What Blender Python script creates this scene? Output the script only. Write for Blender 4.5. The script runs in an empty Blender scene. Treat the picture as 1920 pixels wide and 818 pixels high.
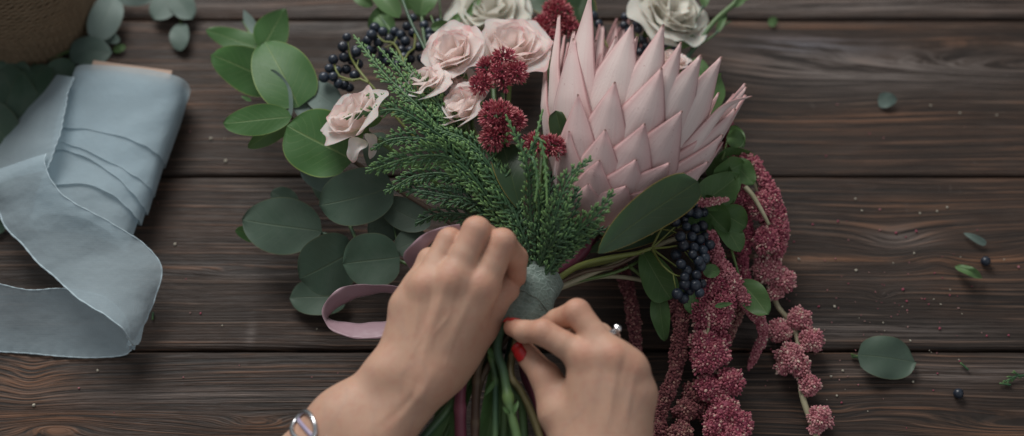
import bpy, math, random
import numpy as np
from math import radians, sin, cos, pi
S = bpy.context.scene
COL = S.collection
rng = np.random.default_rng(7)
random.seed(7)

# ---------------------------------------------------------------- camera frame (centimetres)
ELEV = radians(65); DIST = 105.0; FPX = 2667.0
CAM = np.array([0, -DIST*cos(ELEV), DIST*sin(ELEV)])
FWD = np.array([0, cos(ELEV), -sin(ELEV)])
UPV = np.array([0, sin(ELEV), cos(ELEV)])
RGT = np.array([1.0, 0, 0])

def ray(px, py):
    return FWD + RGT*((px-960)/FPX) + UPV*((409-py)/FPX)

def P(px, py, h=0.0):
    """point at height h (cm) above the table seen at photo pixel px, py"""
    d = ray(px, py)
    return CAM + d*((h-CAM[2])/d[2])

def PL(*pts):
    return [P(*p) for p in pts]

def nrm(v):
    v = np.asarray(v, float); return v/(np.linalg.norm(v)+1e-12)

def frame(a, ref=None):
    """two unit vectors perpendicular to a"""
    a = nrm(a)
    if ref is None or abs(np.dot(nrm(ref), a)) > .98:
        ref = np.array([0, 0, 1.0]) if abs(a[2]) < .9 else np.array([1.0, 0, 0])
    e1 = nrm(ref-a*np.dot(ref, a)); e2 = np.cross(a, e1)
    return e1, e2

def spline(pts, n):
    """Catmull-Rom through pts (k,d) -> (n,d)"""
    p = np.asarray(pts, float)
    if len(p) == 2:
        t = np.linspace(0, 1, n)[:, None]; return p[0]*(1-t)+p[1]*t
    q = np.vstack([2*p[0]-p[1], p, 2*p[-1]-p[-2]])
    seg = np.linalg.norm(np.diff(p, axis=0), axis=1); cum = np.concatenate([[0], np.cumsum(seg)])
    s = np.linspace(0, cum[-1], n); out = []
    for x in s:
        i = min(max(np.searchsorted(cum, x, side='right')-1, 0), len(p)-2)
        t = (x-cum[i])/(seg[i]+1e-12)
        a, b, c, d = q[i], q[i+1], q[i+2], q[i+3]
        out.append(.5*((2*b)+(c-a)*t+(2*a-5*b+4*c-d)*t*t+(3*b-a-3*c+d)*t**3))
    return np.array(out)

# ---------------------------------------------------------------- objects
ORG = {}
def props(o, label=None, cat=None, group=None, kind=None):
    if label: o['label'] = label
    if cat: o['category'] = cat
    if group: o['group'] = group
    if kind: o['kind'] = kind
    return o

def thing(name, label, cat, loc, group=None):
    o = bpy.data.objects.new(name, None); COL.objects.link(o)
    o.empty_display_size = .02
    loc = np.asarray(loc, float); o.location = loc/100
    ORG[o.name] = loc
    return props(o, label, cat, group)

class MB:
    def __init__(s):
        s.v = []; s.f = []; s.uv = []; s.c = []; s.n = 0
    def add(s, v, f, uv=None, c=None):
        v = np.asarray(v, float).reshape(-1, 3); k = len(v)
        s.v.append(v)
        f = np.asarray(f, int) if not isinstance(f, list) else f
        if isinstance(f, list):
            s.f += [tuple(i+s.n for i in q) for q in f]
        else:
            s.f += [tuple(q) for q in (f+s.n).tolist()]
        s.uv.append(np.zeros((k, 2)) if uv is None else np.asarray(uv, float).reshape(-1, 2))
        if c is None: c = 0.0
        s.c.append(np.full(k, c, float) if np.ndim(c) == 0 else np.asarray(c, float).ravel())
        s.n += k
    def grid(s, g, c=None, uv=None, closed=False):
        """g (nu,nv,3)"""
        nu, nv = g.shape[:2]
        idx = np.arange(nu*nv).reshape(nu, nv)
        if closed:
            a = idx; b = np.roll(idx, -1, axis=1)
            f = np.stack([a[:-1], b[:-1], b[1:], a[1:]], -1).reshape(-1, 4)
        else:
            f = np.stack([idx[:-1, :-1], idx[:-1, 1:], idx[1:, 1:], idx[1:, :-1]], -1).reshape(-1, 4)
        if uv is None:
            U, W = np.meshgrid(np.linspace(0, 1, nu), np.linspace(0, 1, nv), indexing='ij')
            uv = np.stack([U, W], -1)
        s.add(g.reshape(-1, 3), f, uv.reshape(-1, 2), c)
    def tube(s, path, rad, seg=8, c=0.0, cap=True, flat=None):
        path = np.asarray(path, float); n = len(path)
        rad = np.broadcast_to(np.asarray(rad, float), (n,)) if np.ndim(rad) == 0 else np.asarray(rad, float)
        t = np.gradient(path, axis=0)
        e1, e2 = frame(t[0]); ring = []
        ang = np.linspace(0, 2*pi, seg, endpoint=False)
        for i in range(n):
            tt = nrm(t[i]); e1 = nrm(e1-tt*np.dot(e1, tt)); e2 = np.cross(tt, e1)
            ring.append(path[i]+rad[i]*(np.cos(ang)[:, None]*e1+np.sin(ang)[:, None]*e2))
        g = np.array(ring)
        if flat is not None:
            nv_, k = flat; dd = ((g-path[:, None])@nv_)[..., None]*nv_; g = g-dd*(1-k)
        U, W = np.meshgrid(np.linspace(0, 1, n), np.linspace(0, 1, seg), indexing='ij')
        s.grid(g, c=np.repeat(np.broadcast_to(c, (n,)), seg) if np.ndim(c) else c, uv=np.stack([U, W], -1), closed=True)
        if cap:
            b = s.n-n*seg
            s.f.append(tuple(b+i for i in range(seg))[::-1]); s.f.append(tuple(b+(n-1)*seg+i for i in range(seg)))
    def build(s, name, mat, parent=None, smooth=True, solid=None, sub=0, loc=None, label=None):
        v = np.concatenate(s.v); me = bpy.data.meshes.new(name)
        if parent is not None: org = ORG[parent.name]
        else: org = v.mean(0) if loc is None else np.asarray(loc, float)
        me.from_pydata(((v-org)/100).tolist(), [], s.f)
        me.materials.append(mat)
        me.validate()
        li = np.zeros(len(me.loops), int); me.loops.foreach_get('vertex_index', li)
        uv = np.concatenate(s.uv)[li].astype(np.float32)
        me.uv_layers.new(name='UVMap'); me.uv_layers[0].data.foreach_set('uv', uv.ravel())
        at = me.attributes.new('tint', 'FLOAT', 'POINT'); at.data.foreach_set('value', np.concatenate(s.c).astype(np.float32))
        if smooth: me.polygons.foreach_set('use_smooth', [True]*len(me.polygons))
        o = bpy.data.objects.new(name, me); COL.objects.link(o)
        ORG[o.name] = org
        if parent is not None: o.parent = parent
        else: o.location = org/100
        if solid:
            m = o.modifiers.new('thick', 'SOLIDIFY'); m.thickness = solid/100; m.offset = 0
        if sub:
            m = o.modifiers.new('sub', 'SUBSURF'); m.levels = m.render_levels = sub
        if label: o['label'] = label
        return o

def ico(sub=1):
    import bmesh
    bm = bmesh.new(); bmesh.ops.create_icosphere(bm, subdivisions=sub, radius=1.0)
    v = np.array([x.co[:] for x in bm.verts]); f = np.array([[q.index for q in p.verts] for p in bm.faces]); bm.free()
    return v, f
ICO1 = ico(1); ICO2 = ico(2); ICO3 = ico(3)

def balls(mb, centers, radii, tpl=ICO1, tint=0.0, stretch=None, dirs=None):
    """many small balls at once; dirs stretches each along its own direction"""
    v0, f0 = tpl; n = len(centers); k = len(v0)
    centers = np.asarray(centers, float); radii = np.broadcast_to(np.asarray(radii, float), (n,))
    V = np.broadcast_to(v0, (n, k, 3)).copy()
    if dirs is not None:
        d = dirs/(np.linalg.norm(dirs, axis=1, keepdims=True)+1e-9)
        comp = np.einsum('nkj,nj->nk', V, d)[..., None]*d[:, None, :]
        V = V+comp*(stretch-1)
    V = V*radii[:, None, None]+centers[:, None, :]
    F = (f0[None]+(np.arange(n)*k)[:, None, None]).reshape(-1, 3)
    t = np.broadcast_to(np.asarray(tint, float), (n,))
    mb.add(V.reshape(-1, 3), F, None, np.repeat(t, k))

# ---------------------------------------------------------------- node helper
class NT:
    def __init__(s, name):
        s.m = bpy.data.materials.new(name); s.m.use_nodes = True
        s.t = s.m.node_tree; s.t.nodes.clear()
        s.out = s.t.nodes.new('ShaderNodeOutputMaterial')
    def _in(s, sock, v):
        if v is None: return
        if isinstance(v, bpy.types.NodeSocket): s.t.links.new(v, sock)
        else:
            if isinstance(v, (tuple, list)) and len(v) == 3 and sock.type == 'RGBA': v = (*v, 1)
            sock.default_value = v
    def node(s, typ, props_=None, **ins):
        n = s.t.nodes.new(typ)
        for k, v in (props_ or {}).items(): setattr(n, k, v)
        for k, v in ins.items():
            k = k.replace('_', ' ')
            s._in(n.inputs[k], v)
        return n
    def math(s, op, a, b=None, c=None, clamp=False):
        n = s.t.nodes.new('ShaderNodeMath'); n.operation = op; n.use_clamp = clamp
        s._in(n.inputs[0], a); s._in(n.inputs[1], b); s._in(n.inputs[2], c)
        return n.outputs[0]
    def vmath(s, op, a, b=None):
        n = s.t.nodes.new('ShaderNodeVectorMath'); n.operation = op
        s._in(n.inputs[0], a); s._in(n.inputs[1], b)
        return n.outputs[0] if op not in ('LENGTH', 'DOT_PRODUCT') else n.outputs['Value']
    def mix(s, f, a, b, mode='MIX'):
        n = s.t.nodes.new('ShaderNodeMix'); n.data_type = 'RGBA'; n.blend_type = mode
        s._in(n.inputs[0], f); s._in(n.inputs[6], a); s._in(n.inputs[7], b)
        return n.outputs[2]
    def smooth(s, x, lo, hi):
        n = s.t.nodes.new('ShaderNodeMapRange'); n.interpolation_type = 'SMOOTHSTEP'
        s._in(n.inputs[0], x); n.inputs[1].default_value = lo; n.inputs[2].default_value = hi
        return n.outputs[0]
    def coord(s, which='Object'):
        return s.node('ShaderNodeTexCoord').outputs[which]
    def uv(s):
        n = s.node('ShaderNodeSeparateXYZ', None, Vector=s.coord('UV')); return n.outputs[0], n.outputs[1]
    def tint(s):
        return s.node('ShaderNodeAttribute', {'attribute_name': 'tint'}).outputs['Fac']
    def noise(s, vec, scale, detail=3, rough=.5, out='Fac', dim='3D', w=None):
        n = s.node('ShaderNodeTexNoise', {'noise_dimensions': dim})
        if vec is not None: s._in(n.inputs['Vector'], vec)
        if w is not None: s._in(n.inputs['W'], w)
        s._in(n.inputs['Scale'], scale); n.inputs['Detail'].default_value = detail; n.inputs['Roughness'].default_value = rough
        return n.outputs[out]
    def bump(s, h, strength=.3, dist=.001, normal=None):
        n = s.node('ShaderNodeBump', None, Height=h, Strength=strength, Distance=dist)
        if normal is not None: s._in(n.inputs['Normal'], normal)
        return n.outputs[0]
    def bsdf(s, color, rough=.5, normal=None, **kw):
        n = s.node('ShaderNodeBsdfPrincipled')
        s._in(n.inputs['Base Color'], color); s._in(n.inputs['Roughness'], rough)
        if normal is not None: s._in(n.inputs['Normal'], normal)
        for k, v in kw.items(): s._in(n.inputs[k.replace('_', ' ')], v)
        return n.outputs[0]
    def finish(s, shader):
        s.t.links.new(shader, s.out.inputs['Surface']); return s.m
    def translucent(s, shader, color, fac, normal=None):
        tr = s.node('ShaderNodeBsdfTranslucent', None, Color=color)
        if normal is not None: s._in(tr.inputs['Normal'], normal)
        mx = s.node('ShaderNodeMixShader'); s._in(mx.inputs[0], fac)
        s.t.links.new(shader, mx.inputs[1]); s.t.links.new(tr.outputs[0], mx.inputs[2])
        return mx.outputs[0]

# ---------------------------------------------------------------- materials
def mat_wood(seed, feats, freq=1.35, scars=(), dark=1.0):
    """feats: (x,y,sx,sy,amp) bumps of the ring phase, all in cm"""
    N = NT('stained_wood')
    pos = N.vmath('SCALE', N.node('ShaderNodeNewGeometry').outputs['Position'])
    pos.node.inputs['Scale'].default_value = 100.0
    sep = N.node('ShaderNodeSeparateXYZ', None, Vector=pos); x, y = sep.outputs[0], sep.outputs[1]
    comb = lambda a, b, c=0.0: N.node('ShaderNodeCombineXYZ', None, X=a, Y=b, Z=c).outputs[0]
    w1 = N.noise(comb(N.math('MULTIPLY', x, .022), N.math('MULTIPLY', y, .10), seed*3.1), 1.0, 1)
    w2 = N.noise(comb(N.math('MULTIPLY', x, .10), N.math('MULTIPLY', y, .25), seed*5.7+4), 1.0, 2)
    ph = N.math('ADD', y, N.math('MULTIPLY', N.math('SUBTRACT', w1, .5), 3.2))
    ph = N.math('ADD', ph, N.math('MULTIPLY', N.math('SUBTRACT', w2, .5), .45))
    kn = None
    for (fx, fy, sx, sy, amp) in feats:
        dx = N.math('MULTIPLY', N.math('SUBTRACT', x, fx), 1/sx); dy = N.math('MULTIPLY', N.math('SUBTRACT', y, fy), 1/sy)
        r2 = N.math('ADD', N.math('MULTIPLY', dx, dx), N.math('MULTIPLY', dy, dy))
        g = N.math('DIVIDE', 1.0, N.math('ADD', 1.0, N.math('POWER', r2, 1.1)))
        ph = N.math('ADD', ph, N.math('MULTIPLY', g, amp))
        if abs(amp) > 2 and sx < 2.5:
            k1 = N.smooth(r2, .9, .1); kn = k1 if kn is None else N.math('MAXIMUM', kn, k1)
    phf = N.math('MULTIPLY', ph, freq)
    r1 = N.noise(None, 1.0, 1.5, .6, dim='1D', w=N.math('ADD', phf, seed*17.0))
    yy = N.math('ADD', N.math('MULTIPLY', y, .30), N.math('MULTIPLY', ph, .70))
    r2_ = N.noise(comb(N.math('MULTIPLY', x, .09), N.math('MULTIPLY', yy, 6.0), seed), 1.0, 3, .65)
    fib = N.noise(comb(N.math('MULTIPLY', x, .5), N.math('MULTIPLY', ph, 14.0), seed+9), 1.0, 3, .65)
    patch = N.noise(comb(N.math('MULTIPLY', x, .07), N.math('MULTIPLY', y, .22), seed*2+1), 1.0, 4, .6)
    patch2 = N.noise(comb(N.math('MULTIPLY', x, .11), N.math('MULTIPLY', y, .5), seed*2+31), 1.0, 4, .6)
    ring = N.smooth(r1, .38, .64)
    fine = N.smooth(r2_, .38, .66)
    h = N.math('ADD', N.math('MULTIPLY', ring, .36), N.math('MULTIPLY', fine, .64))
    groove = N.smooth(h, .10, .42)
    ridge = N.smooth(h, .62, .95)
    base = N.mix(N.smooth(patch, .3, .7), (.022*dark, .0135*dark, .0095*dark), (.056*dark, .032*dark, .0215*dark))
    base = N.mix(N.smooth(patch2, .45, .75), base, (.040*dark, .027*dark, .020*dark))
    area = N.smooth(N.noise(comb(N.math('MULTIPLY', x, .05), N.math('MULTIPLY', y, .16), seed*6+3), 1.0, 3, .6), .34, .62)
    gm = N.math('SUBTRACT', 1.0, N.math('MULTIPLY', N.math('SUBTRACT', 1.0, groove), N.math('ADD', .30, N.math('MULTIPLY', area, .65))))
    col = N.mix(gm, (.012, .009, .0075), base)
    wr = N.mix(N.smooth(patch, .35, .7), (.125, .086, .064), (.185, .088, .048))
    col = N.mix(N.math('MULTIPLY', ridge, N.math('ADD', .40, N.math('MULTIPLY', patch2, .70), clamp=True)), col, wr)
    col = N.mix(N.math('MULTIPLY', N.smooth(fib, .5, .75), .22), col, (.085, .062, .052))
    col = N.mix(N.math('MULTIPLY', N.smooth(fib, .5, .28), .28), col, (.016, .013, .011))
    for (fx, fy, sx, sy, st_, cc) in scars:      # pale worn scars and rusty stains
        dx = N.math('MULTIPLY', N.math('SUBTRACT', x, fx), 1/sx); dy = N.math('MULTIPLY', N.math('SUBTRACT', N.math('ADD', y, N.math('MULTIPLY', N.math('SUBTRACT', w2, .5), 1.2)), fy), 1/sy)
        g = N.math('EXPONENT', N.math('MULTIPLY', N.math('ADD', N.math('MULTIPLY', dx, dx), N.math('MULTIPLY', dy, dy)), -1.0))
        g = N.math('MULTIPLY', g, N.math('MULTIPLY', N.smooth(N.math('ADD', N.math('MULTIPLY', fib, .5), N.math('MULTIPLY', h, .5)), .30, .62), st_))
        col = N.mix(g, col, cc)
    if kn is not None: col = N.mix(N.math('MULTIPLY', kn, .35), col, (.035, .028, .025))
    dust = N.noise(comb(N.math('MULTIPLY', x, 2.2), N.math('MULTIPLY', y, 3.4), seed), 1.0, 5, .75)
    col = N.mix(N.math('MULTIPLY', N.smooth(dust, .62, .82), .35), col, (.22, .20, .19))
    hh = N.math('ADD', N.math('MULTIPLY', h, 1.0), N.math('MULTIPLY', fib, .25))
    nb = N.bump(hh, .55, .0011)
    worn = N.smooth(N.noise(comb(N.math('MULTIPLY', x, .12), N.math('MULTIPLY', y, .30), seed*4+7), 1.0, 5, .7), .52, .72)
    col = N.mix(N.math('MULTIPLY', worn, .30), col, (.075, .055, .046))
    scr = N.smooth(N.noise(comb(N.math('MULTIPLY', x, .9), N.math('MULTIPLY', y, .25), seed*9), 1.0, 3, .7), .70, .76)
    col = N.mix(N.math('MULTIPLY', scr, .22), col, (.16, .13, .12))
    rough = N.math('ADD', .40, N.math('ADD', N.math('MULTIPLY', fib, .22), N.math('MULTIPLY', patch2, .12)))
    return N.finish(N.bsdf(col, rough, nb, Specular_IOR_Level=.32))

def mat_leaf(name, base, back, veincol, edgecol, gloss=.42, veins=.55, transl=.18, nveins=9, blotch=.25):
    N = NT(name); u, v = N.uv()
    a = N.math('MULTIPLY', N.math('ABSOLUTE', N.math('SUBTRACT', v, .5)), 2.0)
    n1 = N.noise(N.coord(), 45, 4, .6); n2 = N.noise(N.coord(), 420, 3, .6)
    c = N.mix(N.math('MULTIPLY', n1, 1.0), base, tuple(min(1, x*1.45) for x in base))
    c = N.mix(N.math('MULTIPLY', N.smooth(n1, .35, .75), blotch), c, back)
    c = N.mix(N.math('MULTIPLY', N.tint(), 1.0, clamp=True), c, back)
    sp = N.smooth(N.noise(N.coord(), 260, 3, .6), .66, .74)
    c = N.mix(N.math('MULTIPLY', sp, .35), c, tuple(x*.5 for x in base))
    bl = N.smooth(N.noise(N.coord(), 22, 5, .7), .45, .7)
    c = N.mix(N.math('MULTIPLY', bl, blotch), c, back)
    wob = N.math('MULTIPLY', N.noise(N.coord(), 60, 2), .10)
    mid = N.smooth(a, .045, .012)
    ph = N.math('MULTIPLY', N.math('SUBTRACT', N.math('ADD', u, wob), N.math('MULTIPLY', a, .30)), nveins)
    fr = N.math('ABSOLUTE', N.math('SUBTRACT', N.math('FRACT', ph), .5))
    side = N.math('MULTIPLY', N.smooth(fr, .075, .0), N.smooth(a, .98, .5))
    c = N.mix(N.math('MULTIPLY', side, veins*.55), c, veincol)
    c = N.mix(N.math('MULTIPLY', mid, veins*1.4, clamp=True), c, veincol)
    ed = N.smooth(a, .955, .995)
    c = N.mix(N.math('MULTIPLY', ed, .7), c, edgecol)
    hgt = N.math('SUBTRACT', N.math('MULTIPLY', n2, .25), N.math('ADD', N.math('MULTIPLY', side, .35), mid))
    nb = N.bump(hgt, .35, .0004)
    b = N.bsdf(c, N.math('ADD', gloss, N.math('MULTIPLY', n2, .15)), nb, Specular_IOR_Level=.4)
    return N.finish(N.translucent(b, N.mix(.5, c, edgecol), transl, nb))

def mat_petal(name, base, edge, throat, streak=.25, transl=.3, rough=.55, edge_at=.82, spots=0.0, sheen=.2, body=None, outline=None, sss=0.0):
    N = NT(name); u, v = N.uv()
    a = N.math('MULTIPLY', N.math('ABSOLUTE', N.math('SUBTRACT', v, .5)), 2.0)
    n1 = N.noise(N.coord(), 60, 4, .6)
    st = N.noise(N.node('ShaderNodeCombineXYZ', None, X=N.math('MULTIPLY', u, 2.0), Y=N.math('MULTIPLY', v, 26.0), Z=N.tint()).outputs[0], 1.0, 3, .6)
    c = N.mix(N.smooth(u, .42, .0), base, throat)
    rim = N.math('MAXIMUM', u, N.math('MULTIPLY', a, .96))
    rim = N.math('ADD', rim, N.math('MULTIPLY', N.math('SUBTRACT', n1, .5), .35))
    c = N.mix(N.math('MULTIPLY', N.smooth(rim, edge_at, 1.03), N.math('ADD', .35, N.math('MULTIPLY', N.tint(), .65))), c, edge)
    c = N.mix(N.math('MULTIPLY', N.smooth(st, .45, .8), streak), c, edge)
    if body: c = N.mix(N.math('MULTIPLY', N.tint(), .85), c, body)
    if outline: c = N.mix(N.smooth(N.math('SUBTRACT', u, N.math('MULTIPLY', a, .02)), .965, .99), c, (.20, .10, .08))
    if outline: c = N.mix(N.math('MULTIPLY', N.smooth(a, .25, .98), .45), c, edge)
    if outline: c = N.mix(N.math('MULTIPLY', N.smooth(a, .88, .98), .62), c, outline)
    if spots:
        sp = N.smooth(N.noise(N.coord(), 380, 2, .5), .70, .76)
        c = N.mix(N.math('MULTIPLY', sp, spots), c, (.30, .05, .06))
    n3 = N.noise(N.coord(), 700, 3)
    nb = N.bump(N.math('ADD', N.math('MULTIPLY', st, 1.0), N.math('MULTIPLY', n3, .4)), .4, .0008)
    b = N.bsdf(c, rough, nb, Specular_IOR_Level=.3, Sheen_Weight=sheen, Subsurface_Weight=sss, Subsurface_Radius=(1.0, .6, .5), Subsurface_Scale=.006)
    return N.finish(N.translucent(b, c, transl, nb))

def mat_tint(name, stops, rough=.5, nscale=300, namt=.3, bump=.2, spec=.4, transl=0.0, **kw):
    """colour from the tint attribute through a ramp, roughened by noise"""
    N = NT(name); n = N.noise(N.coord(), nscale, 4, .6)
    f = N.math('ADD', N.tint(), N.math('MULTIPLY', N.math('SUBTRACT', n, .5), namt))
    r = N.node('ShaderNodeValToRGB', None, Fac=f); cr = r.color_ramp
    cr.elements[0].position = stops[0][0]; cr.elements[0].color = (*stops[0][1], 1)
    cr.elements[1].position = stops[-1][0]; cr.elements[1].color = (*stops[-1][1], 1)
    for p_, c_ in stops[1:-1]:
        e = cr.elements.new(p_); e.color = (*c_, 1)
    nb = N.bump(n, bump, .0006)
    b = N.bsdf(r.outputs[0], rough, nb, Specular_IOR_Level=spec, **kw)
    if transl: b = N.translucent(b, r.outputs[0], transl)
    return N.finish(b)

def mat_cloth(name, col, transp=.1, transl=.35, weave=900, rough=.7, sheen=.3, spec=.2):
    N = NT(name); co = N.coord(); u, v = N.uv()
    n = N.noise(co, 30, 4, .6); w = N.noise(co, weave, 2, .7)
    wx = N.node('ShaderNodeTexWave', {'bands_direction': 'X'}, Vector=co, Scale=weave*.25, Distortion=1.5).outputs['Fac']
    wy = N.node('ShaderNodeTexWave', {'bands_direction': 'Y'}, Vector=co, Scale=weave*.25, Distortion=1.5).outputs['Fac']
    wv = N.math('ADD', wx, wy)
    c = N.mix(n, tuple(x*.86 for x in col), tuple(min(1, x*1.12) for x in col))
    c = N.mix(N.math('MULTIPLY', w, .25), c, tuple(min(1, x*1.3) for x in col))
    wr = N.noise(co, 110, 3, .5)
    crk = N.noise(N.vmath('MULTIPLY', co, (1.0, 1.5, 1.0)), 24, 3, .5)
    nb = N.bump(N.math('ADD', N.math('ADD', N.math('MULTIPLY', wr, .7), N.math('MULTIPLY', crk, 1.6)), N.math('MULTIPLY', wv, .025)), .5, .0022)
    b = N.bsdf(c, rough, nb, Specular_IOR_Level=spec, Sheen_Weight=sheen)
    b = N.translucent(b, c, transl)
    if transp:
        tr = N.node('ShaderNodeBsdfTransparent'); mx = N.node('ShaderNodeMixShader'); mx.inputs[0].default_value = transp
        N.t.links.new(b, mx.inputs[1]); N.t.links.new(tr.outputs[0], mx.inputs[2]); b = mx.outputs[0]
    return N.finish(b)

M = {}
M['euc'] = mat_leaf('eucalyptus_green', (.044, .118, .030), (.09, .16, .08), (.17, .25, .09), (.26, .34, .08), gloss=.42, blotch=.14)
M['euc_dark'] = mat_leaf('eucalyptus_dusky', (.045, .085, .055), (.11, .145, .115), (.10, .14, .085), (.13, .15, .08), gloss=.46, veins=.42)
M['euc_grey'] = mat_leaf('eucalyptus_silver', (.12, .17, .15), (.20, .25, .235), (.22, .27, .23), (.26, .30, .24), gloss=.5, veins=.3)
M['euc_far'] = mat_leaf('eucalyptus_pale', (.075, .115, .095), (.15, .20, .18), (.15, .19, .16), (.19, .23, .2), gloss=.5, veins=.25)
M['prot_leaf'] = mat_leaf('protea_leaf_green', (.022, .050, .020), (.045, .075, .03), (.11, .14, .04), (.45, .30, .05), gloss=.34, veins=.22, transl=.08, nveins=7)
M['soft_leaf'] = mat_leaf('soft_leaf_green', (.065, .14, .04), (.11, .18, .08), (.16, .25, .10), (.14, .24, .07), gloss=.42, veins=.75, nveins=6)
M['bract'] = mat_petal('protea_bract_pink', (.86, .72, .68), (.70, .36, .36), (.82, .54, .48), streak=.34, transl=.14, rough=.5, edge_at=.80, spots=.35, sheen=.3, body=(.64, .38, .39), outline=(.36, .14, .14))
M['rose'] = mat_petal('blush_petal', (.95, .83, .79), (.88, .50, .50), (.92, .87, .72), streak=.05, transl=.48, edge_at=.93, sss=.5)
M['white_rose'] = mat_petal('ivory_petal', (.80, .77, .70), (.74, .72, .62), (.68, .70, .50), streak=.04, transl=.36, sss=.5)
M['cypress'] = mat_tint('cypress_scale_green', [(0, (.016, .040, .022)), (.45, (.040, .098, .042)), (1, (.16, .29, .09))], .45, 500, .35, .3)
M['stem_green'] = mat_tint('green_stem', [(0, (.05, .10, .035)), (1, (.16, .24, .07))], .4, 120, .4)
M['stem_bluegreen'] = mat_tint('bluegreen_stem', [(0, (.035, .080, .050)), (1, (.15, .24, .08))], .38, 120, .3)
M['stem_yellow'] = mat_tint('yellow_green_stem', [(0, (.14, .16, .035)), (1, (.22, .26, .08))], .45, 120, .5)
M['stem_brown'] = mat_tint('brown_stem', [(0, (.075, .042, .03)), (1, (.14, .10, .06))], .5, 160, .6, .5)
M['stem_olive'] = mat_tint('olive_stem', [(0, (.09, .075, .03)), (1, (.20, .16, .08))], .42, 160, .6, .4)
M['stem_maroon'] = mat_tint('maroon_stem', [(0, (.12, .025, .045)), (1, (.24, .07, .10))], .36, 100, .5)
M['stem_pale'] = mat_tint('pale_amaranth_stem', [(0, (.32, .30, .18)), (1, (.50, .46, .32))], .5, 140, .5)
M['berry'] = mat_tint('blue_black_berry', [(0, (.006, .009, .018)), (1, (.035, .05, .075))], .34, 130, .7, .08, .55)
M['sedum'] = mat_tint('sedum_red', [(0, (.17, .018, .04)), (.45, (.44, .075, .11)), (1, (.72, .34, .32))], .5, 500, .35)
M['amar'] = mat_tint('amaranth_magenta', [(0, (.18, .022, .055)), (.45, (.40, .10, .14)), (.8, (.55, .23, .25)), (1, (.70, .48, .40))], .6, 700, .3)
M['amar_pale'] = mat_tint('amaranth_rose', [(0, (.28, .06, .09)), (.45, (.54, .21, .24)), (.8, (.62, .35, .33)), (1, (.72, .56, .46))], .6, 700, .3)
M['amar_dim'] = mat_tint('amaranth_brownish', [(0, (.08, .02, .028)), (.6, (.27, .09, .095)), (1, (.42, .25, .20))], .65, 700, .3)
M['ribbon'] = mat_cloth('chiffon_blue', (.52, .635, .69), transp=.24, transl=.45)
M['hem'] = mat_cloth('hem_blue', (.48, .59, .64), transp=0, transl=.15)
M['satin'] = mat_cloth('mauve_satin', (.40, .26, .30), transp=0, transl=.2, rough=.38, spec=.5, weave=1500)
M['card'] = mat_tint('kraft_card', [(0, (.30, .20, .15)), (1, (.46, .33, .26))], .8, 90, .6)
M['silver'] = mat_tint('polished_silver', [(0, (.55, .55, .56)), (1, (.7, .7, .72))], .22, 200, .1, .02, Metallic=.95)
M['enamel'] = mat_tint('lilac_enamel', [(0, (.42, .36, .50)), (1, (.5, .44, .58))], .3, 100, .1)
M['crumb'] = mat_tint('crumb', [(0, (.30, .05, .09)), (.5, (.42, .20, .2)), (1, (.50, .48, .38))], .8, 300, .1)

def mk_gem():
    N = NT('clear_gem')
    return N.finish(N.bsdf((.95, .95, .97), .02, None, Transmission_Weight=.7, IOR=2.2, Specular_IOR_Level=.9))
M['gem'] = mk_gem()
def mk_polish():
    N = NT('red_nail_polish')
    return N.finish(N.bsdf((.42, .010, .014), .22, None, Coat_Weight=.35, Coat_Roughness=.08))
M['polish'] = mk_polish()
def mk_skin():
    N = NT('skin'); co = N.coord()
    t = N.tint(); n = N.noise(co, 35, 4, .6); n2 = N.noise(co, 160, 3, .6)
    c = N.mix(n, (.49, .280, .190), (.595, .375, .268))
    c = N.mix(N.math('MULTIPLY', N.smooth(n2, .42, .72), .34), c, (.50, .23, .165))
    c = N.mix(N.math('MULTIPLY', t, .45, clamp=True), c, (.50, .17, .105))
    fine = N.node('ShaderNodeTexVoronoi', {'feature': 'DISTANCE_TO_EDGE'}, Vector=co, Scale=1100.0).outputs['Distance']
    lines = N.noise(N.vmath('MULTIPLY', co, (1.0, .45, 1.0)), 330, 4, .65)
    jw = N.noise(N.vmath('MULTIPLY', co, (.6, 1.3, 1.0)), 420, 3, .7)
    veins = N.smooth(N.math('ABSOLUTE', N.math('SUBTRACT', N.noise(N.vmath('MULTIPLY', co, (1.0, .5, .6)), 26, 2, .4), .5)), .03, .0)
    c = N.mix(N.math('MULTIPLY', veins, .10), c, (.30, .24, .22))
    h = N.math('ADD', N.math('MULTIPLY', N.smooth(fine, 0, .12), .25), N.math('MULTIPLY', lines, 1.0))
    h = N.math('ADD', h, N.math('MULTIPLY', N.math('MULTIPLY', jw, t), 2.4))
    h = N.math('ADD', h, N.math('MULTIPLY', veins, .35))
    nb = N.bump(h, .38, .0006)
    r = N.math('ADD', .43, N.math('MULTIPLY', n2, .16))
    return N.finish(N.bsdf(c, r, nb, Specular_IOR_Level=.42, Subsurface_Weight=.12, Subsurface_Radius=(1.0, .35, .18), Subsurface_Scale=.004))
M['skin'] = mk_skin()
def mk_wicker():
    N = NT('woven_straw'); co = N.coord(); n = N.noise(co, 90, 4, .6); n2 = N.noise(co, 700, 2, .6)
    c = N.mix(n, (.10, .068, .035), (.24, .17, .10)); c = N.mix(N.math('MULTIPLY', n2, .4), c, (.28, .18, .11))
    return N.finish(N.bsdf(c, .7, N.bump(n2, .4, .001)))
M['wicker'] = mk_wicker()
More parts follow.
